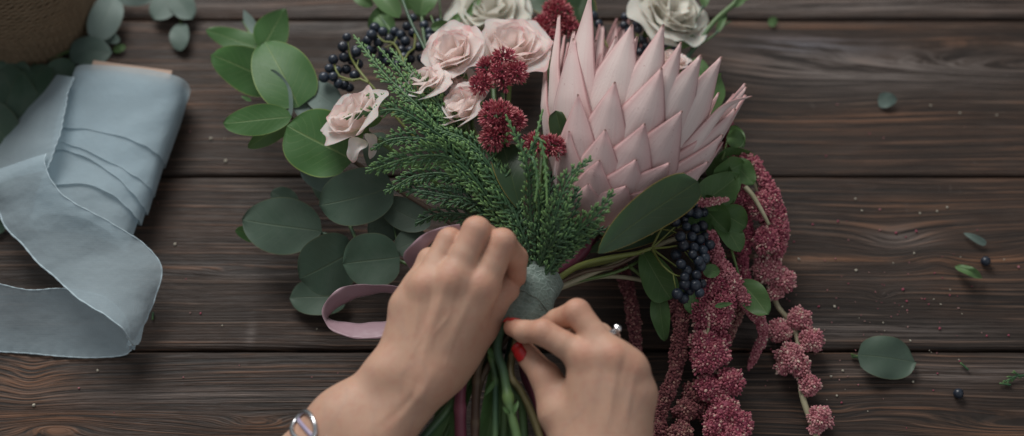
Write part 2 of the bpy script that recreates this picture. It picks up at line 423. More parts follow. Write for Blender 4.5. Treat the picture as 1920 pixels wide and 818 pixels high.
def mk_lace():
    N = NT('sage_lace'); co = N.coord(); u, v = N.uv()
    vo = N.node('ShaderNodeTexVoronoi', {'feature': 'DISTANCE_TO_EDGE'}, Vector=co, Scale=260.0).outputs['Distance']
    ln = N.smooth(vo, .12, .02); n = N.noise(co, 220, 4, .6); big = N.smooth(N.noise(co, 120, 3, .6), .45, .6)
    c = N.mix(n, (.085, .125, .105), (.14, .19, .16))
    c = N.mix(N.math('MULTIPLY', ln, .5), c, (.22, .28, .25)); c = N.mix(N.math('MULTIPLY', big, .5), c, (.18, .24, .21))
    st = N.math('FRACT', N.math('MULTIPLY', u, 5.0)); edge = N.smooth(N.math('ABSOLUTE', N.math('SUBTRACT', st, .5)), .42, .48)
    c = N.mix(N.math('MULTIPLY', edge, .5), c, (.27, .33, .30))
    nb = N.bump(N.math('ADD', N.math('ADD', ln, big), n), .45, .0005)
    return N.finish(N.bsdf(c, .55, nb, Sheen_Weight=.2))
M['lace'] = mk_lace()
# ---------------------------------------------------------------- table
def pix_to_xy(px, py):
    q = P(px, py, 0); return q[0], q[1]
SEAM_PX = [(-330), 36, 330, 658]
ys = [P(960, s, 0)[1] for s in SEAM_PX]
pw = ys[2]-ys[3]
edges = [ys[1]+2*pw+.3, ys[1]+pw, ys[1], ys[2], ys[3], ys[3]-pw, ys[3]-2*pw, ys[3]-3*pw]
def F(px, py, sx, sy, amp):
    x, y = pix_to_xy(px, py); return (x, y, sx, sy, amp)
feats = [
    [],
    [F(300, 10, 14, 2.0, 1.5)],
    [F(1960, 130, 15, 1.6, 4.6), F(560, 60, 9, 1.2, 1.6), F(1480, 160, 6, 2.4, 1.2)],
    [F(1680, 455, 2.6, 1.3, 1.5), F(1755, 492, 1.6, .8, -1.3), F(470, 512, 5, .35, .9), F(1500, 492, 6, .5, 1.0), F(1652, 555, .6, .4, .8), F(1860, 480, 5, 1.4, 1.1)],
    [F(55, 715, 1.5, 1.9, .9), F(100, 800, 3.2, .7, -2.0), F(480, 798, 3.4, .6, 1.6), F(1900, 800, 7, .8, 1.6), F(1570, 775, 1.6, .8, .6)],
    [], []]
GRY = (.20, .17, .155); ORG_ = (.20, .095, .05)
def Sc(px, py, sx, sy, st, c):
    x, y = pix_to_xy(px, py); return (x, y, sx, sy, st, c)
scars = [[], [Sc(1600, 12, 16, .8, .8, GRY), Sc(620, 18, 9, .5, .6, GRY), Sc(380, 8, 5, .4, .4, GRY)],
    [Sc(1640, 132, 11, 1.6, .85, GRY), Sc(1500, 85, 5, .9, .6, (.16, .16, .18)), Sc(1800, 80, 3, .5, .5, ORG_), Sc(1560, 55, 6, .35, .6, ORG_), Sc(560, 52, 7, .4, .8, GRY), Sc(330, 190, 5, 1.0, .3, ORG_), Sc(1560, 220, 9, .5, .4, ORG_)],
    [Sc(475, 514, 2.6, .22, 1, GRY), Sc(420, 500, 6, .16, .8, ORG_), Sc(470, 632, .35, .9, .55, GRY), Sc(1505, 496, 2.2, .35, 1, (.22, .14, .10)), Sc(1640, 488, 6, .25, .8, ORG_), Sc(1870, 490, 3, .5, .8, ORG_), Sc(1690, 450, 2.6, .9, .5, GRY), Sc(1750, 380, 4, .4, .6, ORG_), Sc(1600, 620, 10, .8, .5, GRY), Sc(60, 600, 5, .5, .3, GRY)],
    [Sc(60, 715, 3, 1.6, .9, ORG_), Sc(100, 780, 5, .3, .8, ORG_), Sc(90, 806, 2.6, .5, .8, ORG_), Sc(500, 802, 2.4, .5, .8, ORG_), Sc(360, 740, 10, .5, .5, GRY), Sc(1800, 700, 10, .7, .6, GRY), Sc(1870, 806, 4, .5, .8, ORG_), Sc(1680, 772, 7, .25, .7, ORG_)], [], []]
table = thing('wooden_table', 'dark stained rustic table top of wide horizontal planks under the bouquet', 'table', (0, 0, 0))
for i in range(len(edges)-1):
    y1, y0 = edges[i], edges[i+1]
    m = mat_wood(1.7+i*2.3, feats[i] if i < len(feats) else [], scars=scars[i], freq=[1.8, 1.9, 2.2, 2.7, 3.0, 2.5, 2][i], dark=[1, 1.05, 1.0, .92, 1.0, 1, 1][i])
    gp = .07
    mb = MB(); W = 75.0; nx, cr = 120, .22
    prof = [(y0+gp, -3.0), (y0+gp, -.30), (y0+gp+.07, -.10), (y0+gp+.22, -.02)] + [(y, 0.0) for y in np.linspace(y0+gp+.5, y1-gp-.5, 9)] + [(y1-gp-.22, -.02), (y1-gp-.07, -.10), (y1-gp, -.30), (y1-gp, -3.0)]
    xs = np.linspace(-W, W, nx); g = np.zeros((nx, len(prof), 3))
    wv = np.cumsum(rng.normal(0, .03, nx)); wv -= np.linspace(wv[0], wv[-1], nx)
    wv2 = np.cumsum(rng.normal(0, .03, nx)); wv2 -= np.linspace(wv2[0], wv2[-1], nx)
    for j, (yy, zz) in enumerate(prof):
        k = (wv*.3 if j < 4 else (wv2*.3 if j >= len(prof)-4 else 0))
        k = np.clip(k, -.06, .06) if np.ndim(k) else 0
        g[:, j, 0] = xs; g[:, j, 1] = yy+k; g[:, j, 2] = zz
    mb.grid(g[::-1])
    for e in (0, nx-1):
        pass
    mb.build('plank', m, table)

# ---------------------------------------------------------------- generic plant pieces
CAMDIR = -FWD
def leaf(parent, B, T, w, mat, shape='ovate', roll=0.0, curl=.10, fold=.12, wave=.03, tint=0.0, name='leaf', asym=0.0, label=None, petiole=None, sag=0.0, pmat=None):
    """B base, T tip (cm points), w width in cm; roll (deg) about the midrib away from facing the lens"""
    B = np.asarray(B, float); T = np.asarray(T, float); ax = T-B; L = np.linalg.norm(ax); a = ax/L
    n = nrm(CAMDIR-a*np.dot(CAMDIR, a)); s_ = np.cross(a, n)
    r = radians(roll); n, s_ = n*cos(r)+s_*sin(r), s_*cos(r)-n*sin(r)
    nu, nv = 22, 13
    u = np.linspace(0, 1, nu)[:, None]; v = np.linspace(-1, 1, nv)[None, :]
    if shape == 'round':
        pr = np.clip(1-np.abs(2*u-.96)**2.3, 0, 1)**.5; pr = np.where(u > .96, pr.min()+.12*(1-(u-.96)/.04), pr); pr[-1] = .02; pr[0] = .04
    elif shape == 'ovate':
        pr = (u**.55)*((1-u)**.62)*1.95; pr = pr/pr.max()
    elif shape == 'heart':
        pr = (u**.32)*((1-u)**.6); pr = pr/pr.max()
    elif shape == 'point':
        pr = (u**.6)*((1-u)**.95)*2.2; pr = pr/pr.max()
    else:   # long blade with a blunt tip
        pr = (u**.75)*((1-u)**.36); pr = pr/pr.max()
    hw = w/2*pr*(1+asym*v)
    ph = random.random()*6
    dn = curl*L*np.sin(pi*u)*1.0 - curl*L*.35 + fold*hw*np.abs(v)**1.3 + wave*w*np.sin(u*9+ph+v*1.5)*np.abs(v)**1.5 - sag*L*u*u
    bend = .05*L*np.sin(pi*u*.9+ph)
    g = B+a*(u*L)[..., None]+s_*(hw*v+bend*.5)[..., None]+n*(dn-dn[0:1])[..., None]
    mb = MB(); mb.grid(g, c=tint)
    o = mb.build(name, mat, parent, label=label)
    if petiole is not None:
        q = MB(); pp = spline([petiole, (np.asarray(petiole)+B)/2+n*.15, B+a*.1*L*.3], 8); q.tube(pp, np.linspace(.09, .055, 8), 7, .5)
        q.build('petiole', pmat or M['stem_green'], parent)
    return o

def stem(parent, pts, r0, r1, mat, name='stem', seg=9, n=None, node=None):
    pts = np.array(pts); n = n or max(8, 6*len(pts)); q = spline(pts, n); t = np.linspace(0, 1, n)
    rad = r0+(r1-r0)*t
    if node:
        for (tn, k, wd) in node: rad = rad*(1+k*np.exp(-((t-tn)/wd)**2))
    c = .35+.3*np.sin(t*9+random.random()*6)
    if node:
        for (tn, k, wd) in node: c = c+.5*np.exp(-((t-tn)/wd)**2)
    mb = MB(); mb.tube(q, rad, seg, c); return mb.build(name, mat, parent)

TIE = P(993, 562, 7.6)
# ---------------------------------------------------------------- hands: one smooth implicit surface per arm
def cap_d(p, a, b, ra, rb):
    ab = b-a; t = np.clip(((p-a)@ab)/(ab@ab+1e-9), 0, 1)
    return np.linalg.norm(p-a-t[:, None]*ab, axis=1)-(ra+(rb-ra)*t)
def smin(a, b, k):
    h = np.maximum(k-np.abs(a-b), 0)/k
    return np.minimum(a, b)-h*h*k*.25

CAMDIR_ = -FWD
class Hand:
    def __init__(s):
        s.palm = []      # (a,b,ra,rb,k)
        s.fing = []      # (list of (a,b,ra,rb), k_inner, k_palm)
        s.cut = []       # grooves (a,b,r,depth)
        s.red = []       # (p,r)
        s.ridge = []     # (pixels of a tendon or vein, radius, height)
    def sdf(s, p):
        d = None
        for (a, b, ra, rb, k) in s.palm:
            e = cap_d(p, a, b, ra, rb); d = e if d is None else smin(d, e, k)
        out = d.copy()
        fs = []
        for (segs, ki, kp) in s.fing:
            f = None
            for sg in segs:
                e = cap_d(p, *sg); f = e if f is None else smin(f, e, ki)
            fs.append(smin(d, f, kp))
        for f in fs: out = smin(out, f, .05)
        for (a, b, r, dep) in s.cut:
            e = cap_d(p, a, b, 0, 0); out = out+dep*np.exp(-(e/r)**2)
        return out
    def mesh(s, res=.15):
        pts = [x for c in s.palm for x in (c[0]-c[2]-.4, c[1]-c[3]-.4, c[0]+c[2]+.4, c[1]+c[3]+.4)]
        pts += [x for f in s.fing for c in f[0] for x in (c[0]-1.2, c[1]-1.2, c[0]+1.2, c[1]+1.2)]
        lo = np.min(pts, 0); hi = np.max(pts, 0)
        n = np.ceil((hi-lo)/res).astype(int)+1
        ax = [lo[i]+res*np.arange(n[i]) for i in range(3)]
        # coarse cull
        val = np.full(n, 9.0, np.float32)
        st = 6
        c = np.stack(np.meshgrid(*[a[::st] for a in ax], indexing='ij'), -1)
        dc = s.sdf(c.reshape(-1, 3)).reshape(c.shape[:3])
        near = np.abs(dc) < st*res*1.9
        big = np.repeat(np.repeat(np.repeat(near, st, 0), st, 1), st, 2)
        sgn = np.repeat(np.repeat(np.repeat(dc, st, 0), st, 1), st, 2)
        big = big[:n[0], :n[1], :n[2]]; sgn = sgn[:n[0], :n[1], :n[2]]
        val[:] = np.sign(sgn)*9
        # blocks are offset by half a stride, so dilate once
        b2 = big.copy()
        for a_ in range(3):
            b2 |= np.roll(big, -st//1, a_) | np.roll(big, st, a_)
        ii = np.argwhere(b2)
        q = lo+ii*res
        out = np.empty(len(q), np.float32)
        for k in range(0, len(q), 200000): out[k:k+200000] = s.sdf(q[k:k+200000])
        val[ii[:, 0], ii[:, 1], ii[:, 2]] = out
        # surface nets
        ins = val < 0
        cn = np.zeros(np.array(n)-1, np.uint8); acc = np.zeros((*(np.array(n)-1), 3), np.float32); cnt = np.zeros(np.array(n)-1, np.float32)
        sh = lambda A, d: A[d[0]:n[0]-1+d[0], d[1]:n[1]-1+d[1], d[2]:n[2]-1+d[2]]
        cor = [(i, j, k) for i in (0, 1) for j in (0, 1) for k in (0, 1)]
        for a_ in cor:
            for m in range(3):
                if a_[m] == 0:
                    b_ = list(a_); b_[m] = 1
                    va = sh(val, a_); vb = sh(val, b_); x = (va < 0) != (vb < 0)
                    t = np.where(x, va/(va-vb+1e-12), 0)
                    for q_ in range(3):
                        acc[..., q_] += np.where(x, a_[q_]+(t if q_ == m else 0), 0)
                    cnt += x
        act = cnt > 0
        idx = np.full(act.shape, -1); idx[act] = np.arange(act.sum())
        ij = np.argwhere(act); V = lo+(ij+acc[act]/cnt[act][:, None])*res
        Fs = []
        for m in range(3):
            o1, o2 = [(1, 2), (2, 0), (0, 1)][m]
            A = [slice(1, -1)]*3; A[m] = slice(0, n[m]-1)
            B = list(A); B[m] = slice(1, n[m])
            ia = ins[tuple(A)]; ib = ins[tuple(B)]; x = ia != ib
            w = np.argwhere(x); off = np.array([1, 1, 1]); off[m] = 0; w = w+off
            d1 = np.zeros(3, int); d1[o1] = 1; d2 = np.zeros(3, int); d2[o2] = 1
            g = lambda r: idx[r[:, 0], r[:, 1], r[:, 2]]
            q4 = np.stack([g(w-d1-d2), g(w-d2), g(w), g(w-d1)], -1)
            fl = ~ia[x]; q4[fl] = q4[fl][:, ::-1]
            Fs.append(q4)
        Fq = np.concatenate(Fs); Fq = Fq[(Fq >= 0).all(1)]
        for _ in range(3):
            f0 = s.sdf(V); gr = s.grad(V)
            V = V-np.clip(f0, -.2, .2)[:, None]*gr/np.maximum((gr**2).sum(1), .25)[:, None]
        g = s.grad(V); g /= np.linalg.norm(g, axis=1, keepdims=True)+1e-9
        for (px, r, hgt) in s.ridge:
            st_ = [CAM+nrm(ray(*q))*78 for q in px]; pl = s.trace(np.array(st_), np.array([nrm(ray(*q)) for q in px]))
            pl = spline(pl, 40); d = np.full(len(V), 9.0); idx_ = np.argwhere((np.abs(V-pl.mean(0)) < np.ptp(pl, axis=0)*.5+1.5).all(1))[:, 0]
            dm = np.linalg.norm(V[idx_][:, None]-pl[None], axis=2); k = dm.argmin(1); d[idx_] = dm.min(1)
            tp = np.ones(len(V)); tp[idx_] = np.sin(pi*(k+1.5)/42)**.6
            V = V+g*(hgt*.62*np.exp(-(d/r)**2)*tp*np.clip(g@CAMDIR_*1.6, 0, 1))[:, None]
        return V, Fq
    def grad(s, V, e=.03):
        return np.stack([(s.sdf(V+d)-s.sdf(V-d))/(2*e) for d in np.eye(3)*e], -1)
    def trace(s, p, d):
        p = np.atleast_2d(np.array(p, float)).copy(); d = np.broadcast_to(np.atleast_2d(d), p.shape)
        for _ in range(40): p = p+d*s.sdf(p)[:, None]*.8
        return p

def chain(pts, rads): return [(pts[i], pts[i+1], rads[i], rads[i+1]) for i in range(len(pts)-1)]

def ext(a, b, L, dz=0):
    d = nrm(b-a); return b+d*L+np.array([0, 0, dz])

# ---- the hand on the left of the picture
HL = Hand()
W = P(772, 712, 9.0); F1 = P(668, 815, 8.2)
dirw = nrm(F1-W); sid = nrm(np.cross(dirw, np.array([0, 0, 1.0])))
F2 = F1+dirw*20+np.array([0, 0, -1.5])
for s_, rr in ((-1, 1.9), (1, 1.9)):
    HL.palm.append((W+sid*s_*.62, F1+sid*s_*.95, rr-.06, rr+.20, .8)); HL.palm.append((F1+sid*s_*.95, F2+sid*s_*1.6, rr+.20, rr+1.0, 1.5))
mI, mM, mR, mP = P(902, 542, 11.3), P(846, 530, 11.9), P(796, 541, 11.5), P(764, 577, 10.4)
for (c0, m_, r0, r1) in ((P(822, 690, 9.3), mI, 1.35, 1.10), (P(800, 690, 9.6), mM, 1.35, 1.10), (P(775, 690, 9.4), mR, 1.3, 1.05), (P(750, 690, 9.0), mP, 1.3, 1.0)):
    HL.palm.append((c0, m_, r0, r1, 1.5))
HL.palm.append((P(845, 655, 8.3), P(850, 575, 9.0), 1.5, 1.5, 1.4))
# ulnar head and tendons
HL.palm.append((P(722, 702, 9.7), P(724, 702, 9.7), 1.1, 1.1, 1.2))
HL.palm.append((P(790, 735, 10.1), P(815, 690, 10.2), .62, .55, 1.0))
for m_, c0 in ((mI, P(812, 665, 10.2)), (mM, P(800, 660, 10.5)), (mR, P(786, 660, 10.3))):
    HL.palm.append((c0+np.array([0, 0, .52]), m_+np.array([0, 0, .62]), .32, .42, .45))
for m_ in (mI, mM, mR): HL.palm.append((m_+np.array([0, 0, .42]), m_+np.array([.01, 0, .42]), .74, .74, .8))
iP, iD, iT = P(941, 455, 12.4), P(966, 484, 10.6), P(968, 520, 9.2)
HL.fing.append((chain([mI, (mI+iP)/2, iP], [1.0, .93, .92])+chain([iP, iD, iT], [.88, .80, .66]), .22, .7))
aP, aD, aT = P(893, 433, 12.8), P(925, 452, 10.9), P(952, 482, 9.4)
HL.fing.append((chain([mM, (mM+aP)/2, aP], [1.0, .93, .94])+chain([aP, aD, aT], [.88, .80, .66]), .22, .7))
rP, rD, rT = P(843, 452, 12.0), P(880, 462, 10.2), P(915, 490, 9.0)
HL.fing.append((chain([mR, (mR+rP)/2, rP], [.95, .90, .88])+chain([rP, rD, rT], [.8, .72, .62]), .22, .6))
pP, pD, pT = P(806, 488, 10.7), P(830, 492, 9.3), P(865, 505, 8.4)
HL.fing.append((chain([mP, (mP+pP)/2, pP], [.95, .88, .78])+chain([pP, pD, pT], [.76, .68, .6]), .30, .9))
tB, tM, tI, tT = P(835, 690, 8.2), P(900, 612, 8.6), P(946, 548, 8.6), P(962, 502, 9.0)
HL.fing.append((chain([tB, tM, tI, tT], [1.35, 1.15, .95, .80]), .4, 1.6))
HL.red = [(mI+[0, 0, 1], .8), (mM+[0, 0, 1], .75), (mR+[0, 0, 1], .6), (iP, 1.2), (aP, 1.2), (rP, 1.0), (iD, 1.2), (iT, 1.3), (W+[1.2, 0, 1], 1.2), (tM, 1.6)]

HL.ridge = [([(836, 528), (818, 585), (800, 645), (788, 705)], .24, .13), ([(786, 542), (780, 600), (770, 665)], .22, .10), ([(888, 545), (862, 600), (832, 660)], .24, .10),
    ([(852, 548), (842, 590), (812, 632), (806, 680)], .13, .07), ([(815, 545), (806, 600), (786, 640), (752, 700)], .12, .06), ([(875, 590), (850, 640), (835, 690)], .12, .05),
    ([(812, 690), (790, 740), (740, 800)], .30, .12), ([(786, 700), (770, 748), (715, 800)], .2, -.10),
    ([(812, 522), (808, 560), (800, 600)], .2, -.07), ([(866, 520), (858, 555), (845, 590)], .22, -.08),
    ([(925, 446), (948, 440)], .06, -.03), ([(922, 454), (950, 448)], .06, -.03), ([(878, 424), (905, 420)], .06, -.03), ([(876, 432), (907, 428)], .06, -.03)]
# ---- the hand on the right of the picture
HR = Hand()
W = P(1130, 872, 8.8); F1 = P(1160, 1010, 7.8)
dirw = nrm(F1-W); sid = nrm(np.cross(dirw, np.array([0, 0, 1.0])))
F2 = F1+dirw*18+np.array([0, 0, -1.2])
for s_, rr in ((-1, 1.9), (1, 1.9)):
    HR.palm.append((W+sid*s_*.7, F1+sid*s_*.9, rr-.05, rr+.15, .8)); HR.palm.append((F1+sid*s_*.9, F2+sid*s_*1.6, rr+.15, rr+.9, 1.5))
nI, nM, nR, nP = P(1098, 672, 11.2), P(1148, 672, 11.6), P(1182, 695, 11.1), P(1194, 742, 10.2)
for (c0, m_, r0, r1) in ((P(1098, 835, 9.2), nI, 1.4, 1.12), (P(1122, 840, 9.5), nM, 1.4, 1.12), (P(1150, 845, 9.4), nR, 1.4, 1.05), (P(1175, 850, 8.9), nP, 1.35, 1.02)):
    HR.palm.append((c0, m_, r0, r1, 1.5))
HR.palm.append((P(1130, 800, 8.3), P(1140, 715, 9.0), 1.6, 1.5, 1.4))
for m_, c0 in ((nI, P(1112, 810, 10.3)), (nM, P(1128, 815, 10.5)), (nR, P(1145, 820, 10.2))):
    HR.palm.append((c0+np.array([0, 0, .46]), m_+np.array([0, 0, .54]), .32, .42, .45))
for m_ in (nI, nM, nR, nP): HR.palm.append((m_+np.array([0, 0, .36]), m_+np.array([.01, 0, .36]), .74, .74, .8))
jP, jD, jT = P(1018, 623, 11.5), P(983, 622, 10.6), P(961, 614, 9.7)
HR.fing.append((chain([nI, (nI+jP)/2+[0, 0, .1], jP], [.98, .82, .83])+chain([jP, jD, jT], [.78, .70, .58]), .2, .6))
kP, kD, kT = P(1082, 586, 11.9), P(1045, 602, 10.4), P(1012, 618, 8.9)
HR.fing.append((chain([nM, (nM+kP)/2, kP], [.96, .83, .86])+chain([kP, kD, kT], [.82, .75, .62]), .22, .6))
lP, lD, lT = P(1125, 630, 10.7), P(1092, 612, 9.4), P(1065, 625, 8.4)
HR.fing.append((chain([nR, (nR+lP)/2, lP], [.92, .80, .80])+chain([lP, lD, lT], [.78, .70, .6]), .22, .6))
oP, oD, oT = P(1176, 672, 9.3), P(1140, 668, 8.2), P(1108, 680, 7.6)
HR.fing.append((chain([nP, (nP+oP)/2, oP], [.95, .88, .78])+chain([oP, oD, oT], [.72, .66, .56]), .3, .9))
uB, uM, uI, uT = P(1088, 850, 8.4), P(1046, 775, 9.0), P(1023, 708, 9.2), P(985, 662, 8.9)
HR.fing.append((chain([uB, uM, uI, uT], [1.5, 1.20, .92, .74]), .4, 1.2))
HR.red = [(nI+[0, 0, 1], .8), (nM+[0, 0, 1], .8), (nR+[0, 0, 1], .7), (nP+[0, 0, .8], .7), (jP, 1.1), (kP, 1.2), (jT, 1.4), (uT, 1.2), (uI, 1.0)]

HR.ridge = [([(1112, 660), (1112, 720), (1108, 790)], .24, .09), ([(1158, 665), (1150, 730), (1138, 800)], .24, .11), ([(1192, 690), (1182, 740), (1165, 800)], .2, .09),
    ([(1178, 676), (1168, 720), (1180, 760), (1172, 810)], .12, .06), ([(1135, 670), (1130, 720), (1140, 770)], .2, -.07), ([(1172, 668), (1168, 705)], .18, -.07),
    ([(1014, 606), (1022, 636)], .06, -.04), ([(1022, 602), (1031, 634)], .06, -.04), ([(1030, 604), (1038, 630)], .06, -.03), ([(1000, 690), (1022, 676)], .06, -.04), ([(1002, 700), (1028, 684)], .06, -.04), ([(1006, 712), (1034, 696)], .06, -.03), ([(1072, 578), (1094, 572)], .06, -.03), ([(1076, 586), (1098, 580)], .06, -.03)]
person = None
mb = MB()
for H in (HL, HR):
    V_, F_ = H.mesh(.125)
    t = np.zeros(len(V_))
    for (p, r) in H.red: t = np.maximum(t, np.exp(-(np.linalg.norm(V_-np.asarray(p), axis=1)/r)**2))
    mb.add(V_, F_, None, t)
person = mb.build('person', M['skin'], None)
props(person, 'two bare hands and forearms with red nails binding the bouquet stems', 'person')
ORG['person'] = ORG[person.name]

def nail(H, c, axis_dir, up_dir, L, Wd, name='fingernail'):
    """curved polished nail lying on the finger surface"""
    a = nrm(axis_dir); n = nrm(up_dir-a*np.dot(up_dir, a)); s_ = np.cross(a, n)
    nu, nv = 14, 11; mbn = MB(); g = np.zeros((nu, nv, 3))
    for i in range(nu):
        for j in range(nv):
            u = i/(nu-1); v = -1+2*j/(nv-1)
            prof = min(1, (u/.22)**.5 if u < .22 else 1)*(1-max(0, (u-.68)/.32)**2.2*.55)
            g[i, j] = c+a*(u-.5)*L+s_*v*Wd/2*prof+n*1.2
    G0 = g.copy(); HIT = H.trace(g.reshape(-1, 3), -n).reshape(g.shape)
    for i in range(nu):
        for j in range(nv):
            u = i/(nu-1); v = -1+2*j/(nv-1); q = G0[i, j]; hit = HIT[i, j]
            if np.dot(hit-c, n) < -1.0 or u > .8:   # free edge runs on past the fingertip
                ref = g[i-1, j]+a*L/(nu-1) if i else q-n*1.2
                hit = ref-n*.012*(i-nu*.7)
            g[i, j] = hit+n*(.035-.02*v*v)
    mbn.grid(g); return mbn.build(name, M['polish'], person, solid=.05)
pl_dir = nrm(uT-uI)
nail(HR, P(970, 660, 9.6), P(957, 640, 9.2)-P(985, 682, 9.5), np.array([-.62, .15, .8]), 1.25, .95)
nail(HR, P(962, 600, 9.9), jT-jD, np.array([-.1, .95, .10]), 1.1, .8)

# ---- engagement ring, bracelet
rc = lP*.80+nR*.20; rax = nrm(lP-nR)
ring = thing('diamond_ring', 'silver ring with a clear solitaire stone worn on the hand pinching the lace tie', 'ring', rc)
mb = MB(); e1, e2 = frame(rax, np.array([.25, .8, .55])); th = np.linspace(0, 2*pi, 49)
for off in (-.10, .10):
    mb.tube([rc+rax*off+(e1*cos(t)+e2*sin(t))*.98 for t in th], .09, 8, .5, cap=False)
mb.build('band', M['silver'], ring)
top = rc+e1*1.28
mb = MB()
for k in range(6):
    t = 2*pi*k/6; d = rax*cos(t)+e2*sin(t)
    mb.tube([rc+e1*.92+d*.06, rc+e1*1.1+d*.16, top+e1*.08+d*.24], [.045, .04, .035], 6, .5)
mb.build('prong', M['silver'], ring)
mb = MB()
R_ = [(.0, -.28), (.26, 0.0), (.26, .05), (.15, .15), (0, .15)]
g = np.array([[top+e1*z+(rax*cos(t)+e2*sin(t))*max(r, .004) for t in np.linspace(0, 2*pi, 8, endpoint=False)] for r, z in R_])
mb.grid(g, closed=True); mb.build('gemstone', M['gem'], ring, smooth=False)

ba = P(605, 838, 8.0)
br = thing('bracelet', 'silver and lilac bracelet with open oval links on the forearm at the bottom edge', 'bracelet', ba)
Wl, Fl = P(772, 712, 9.0), P(668, 815, 8.2)
dl = nrm(Fl-Wl); cb = Fl+dl*1.9; sd = nrm(np.cross(dl, [0, 0, 1.0])); uu = np.cross(sd, dl)
def band_pts(tt, off, k=1.0):
    tt = np.asarray(tt)[:, None]; d = sd*np.cos(tt)+uu*np.sin(tt); q = HL.trace(cb+dl*np.broadcast_to(np.asarray(off), (len(tt),))[:, None]+d*6, -d); return q+d*.14*k
links = []
for k in range(6):
    t0 = -.35+k*2*pi/6; mb = MB(); qq = np.linspace(0, 2*pi, 25)
    ring_pts = band_pts(t0+.43*np.cos(qq), .80*np.sin(qq))
    mb.tube(ring_pts, .16, 9, .5, cap=False); mb.build('link', M['silver'] if k % 2 == 0 else M['silver'], br)
mb = MB()
g = np.stack([band_pts(np.linspace(0, 2*pi, 48), np.full(48, o), .6) for o in (-.12, 0, .12)], 1)
mb.grid(g); mb.build('strap', M['enamel'], br, solid=.1)
# ================================================================ the protea
G_B = 'cut flowers and foliage of the bouquet'
A0 = P(1116, 432, 6.2); PA = nrm(np.array([.34, .90, .22]))
PE1, PE2 = frame(PA, CAMDIR)      # PE1 faces the lens
def p_r(s):
    return np.interp(s, [-.5, 0, 1.0, 2.5, 4.5, 7, 9.5, 12, 14, 17], [.5, 1.2, 2.2, 3.4, 4.6, 5.7, 6.4, 6.9, 7.4, 8.3])
def p_pt(s, th, off=0.0):
    return A0+PA*s+(PE1*cos(th)+PE2*sin(th))*(p_r(s)+off)
def p_hit(px, py, back=False, off=0.0):
    d = ray(px, py); d = d/np.linalg.norm(d)
    t = np.linspace(70, 125, 1400)[:, None]; q = CAM+d*t-A0
    s = q@PA; rad = q-s[:, None]*PA; rho = np.linalg.norm(rad, axis=1); f = rho-p_r(s)-off; f[(s < 0)] = 9
    sc = np.where(f[:-1]*f[1:] < 0)[0]
    i = (sc[-1] if back else sc[0]) if len(sc) else int(np.argmin(np.abs(f)))
    return s[i], math.atan2(rad[i]@PE2, rad[i]@PE1)
protea = thing('king_protea', 'large pale pink protea flower head with pointed overlapping bracts', 'flower', A0, G_B)
def bract(s1, th1, L, w, off, th0=None, curlin=.0, hook=0.0, tint=None, name='bract', roll=0):
    s0 = max(s1-L, -.2); th0 = th1*.97 if th0 is None else th0
    nu, nv = 30, 11; u = np.linspace(0, 1, nu); v = np.linspace(-1, 1, nv)
    g = np.zeros((nu, nv, 3)); w0 = random.uniform(-.2, .2)
    w1 = random.uniform(-.25, .25)
    for i, a in enumerate(u):
        s = s0+(s1-s0)*a; th = th0+(th1-th0)*a+.02*sin(a*5+w1*20)*a
        pr = (.72+.28*min(1, a/.3))*(1 if a < .40 else max(0, 1-((a-.40)/.60)**1.10))
        pr = max(pr, .012)
        c = p_pt(s, th, off+curlin*a*a-.55*(1-a)**2)
        er = PE1*cos(th)+PE2*sin(th); et = -PE1*sin(th)+PE2*cos(th)
        hk = hook*max(0, a-.78)**2*60
        for j, b in enumerate(v):
            hw = w/2*pr*b
            g[i, j] = c+et*hw+er*(.46*(1-abs(b)**1.2)*(.25+.75*pr)-hw*hw/(2.1*max(p_r(s)+off, 1.5))-.08)+er*.05*sin(a*7+w0*20)*b+er*hk+PA*(-hk*.5)
    m = MB(); m.grid(g, c=random.random() if tint is None else tint)
    return m.build(name, M['bract'], protea, solid=.10)
# (tip px, tip py, length, width, offset)
FRONT = [
 (1127, 308, 4.2, 3.0, 1.00), (1190, 303, 4.8, 3.6, .92), (1244, 306, 4.4, 3.4, .90), (1075, 253, 5.0, 2.6, .85), (1166, 352, 3.2, 3.4, 1.15), (1108, 352, 3, 2.6, 1.15), (1225, 350, 3, 3.2, 1.1),
 (1138, 250, 6.0, 3.6, .62), (1205, 236, 6.8, 4.0, .60), (1276, 210, 7.8, 4.1, .58), (1313, 302, 5.8, 3.2, .7), (1345, 250, 8.0, 3.3, .55),
 (1097, 188, 7.5, 3.5, .28), (1156, 160, 8.6, 4.0, .26), (1236, 130, 9.5, 4.2, .25), (1371, 202, 9.5, 3.6, .28), 
 (1085, 78, 10.0, 4.0, -.10), (1182, 46, 11.5, 4.6, -.12), (1310, 104, 11.5, 4.2, -.10), (1354, 108, 11.5, 3.8, -.08),
 (1052, 31, 10.0, 2.6, -.3), (1248, 48, 12.0, 3.6, -.30), (1280, 82, 12.0, 3.2, -.34), (1395, 162, 11.0, 2.2, -.2),
 (1106, -6, 12.0, 3.4, -.5), (1020, 120, 8.5, 2.2, -.2), (1372, 157, 11, 1.9, -.4)]
for (px, py, L, w_, off) in FRONT:
    s1, th = p_hit(px, py, off=max(.1, off)+.1)
    off = .12+.17*max(0, 12.5-s1)+.05*(-1)**FRONT.index((px, py, L, w_, off)); bract(s1, th, L, w_*1.30, off, curlin=.22, tint=min(.75, max(.03, off*.42-.02+random.uniform(-.05, .08))), hook=(.5 if (px, py) == (1372, 157) else 0))
for (px, py, L, w_) in [(1178, 22, 10, 2.6), (1133, 16, 9, 1.3), (1152, 38, 9, 2.4), (1215, 70, 9, 2.6)]:
    s1, th = p_hit(px, py, True); bract(s1, th, L, w_, -.5, hook=(.7 if px == 1133 else 0))
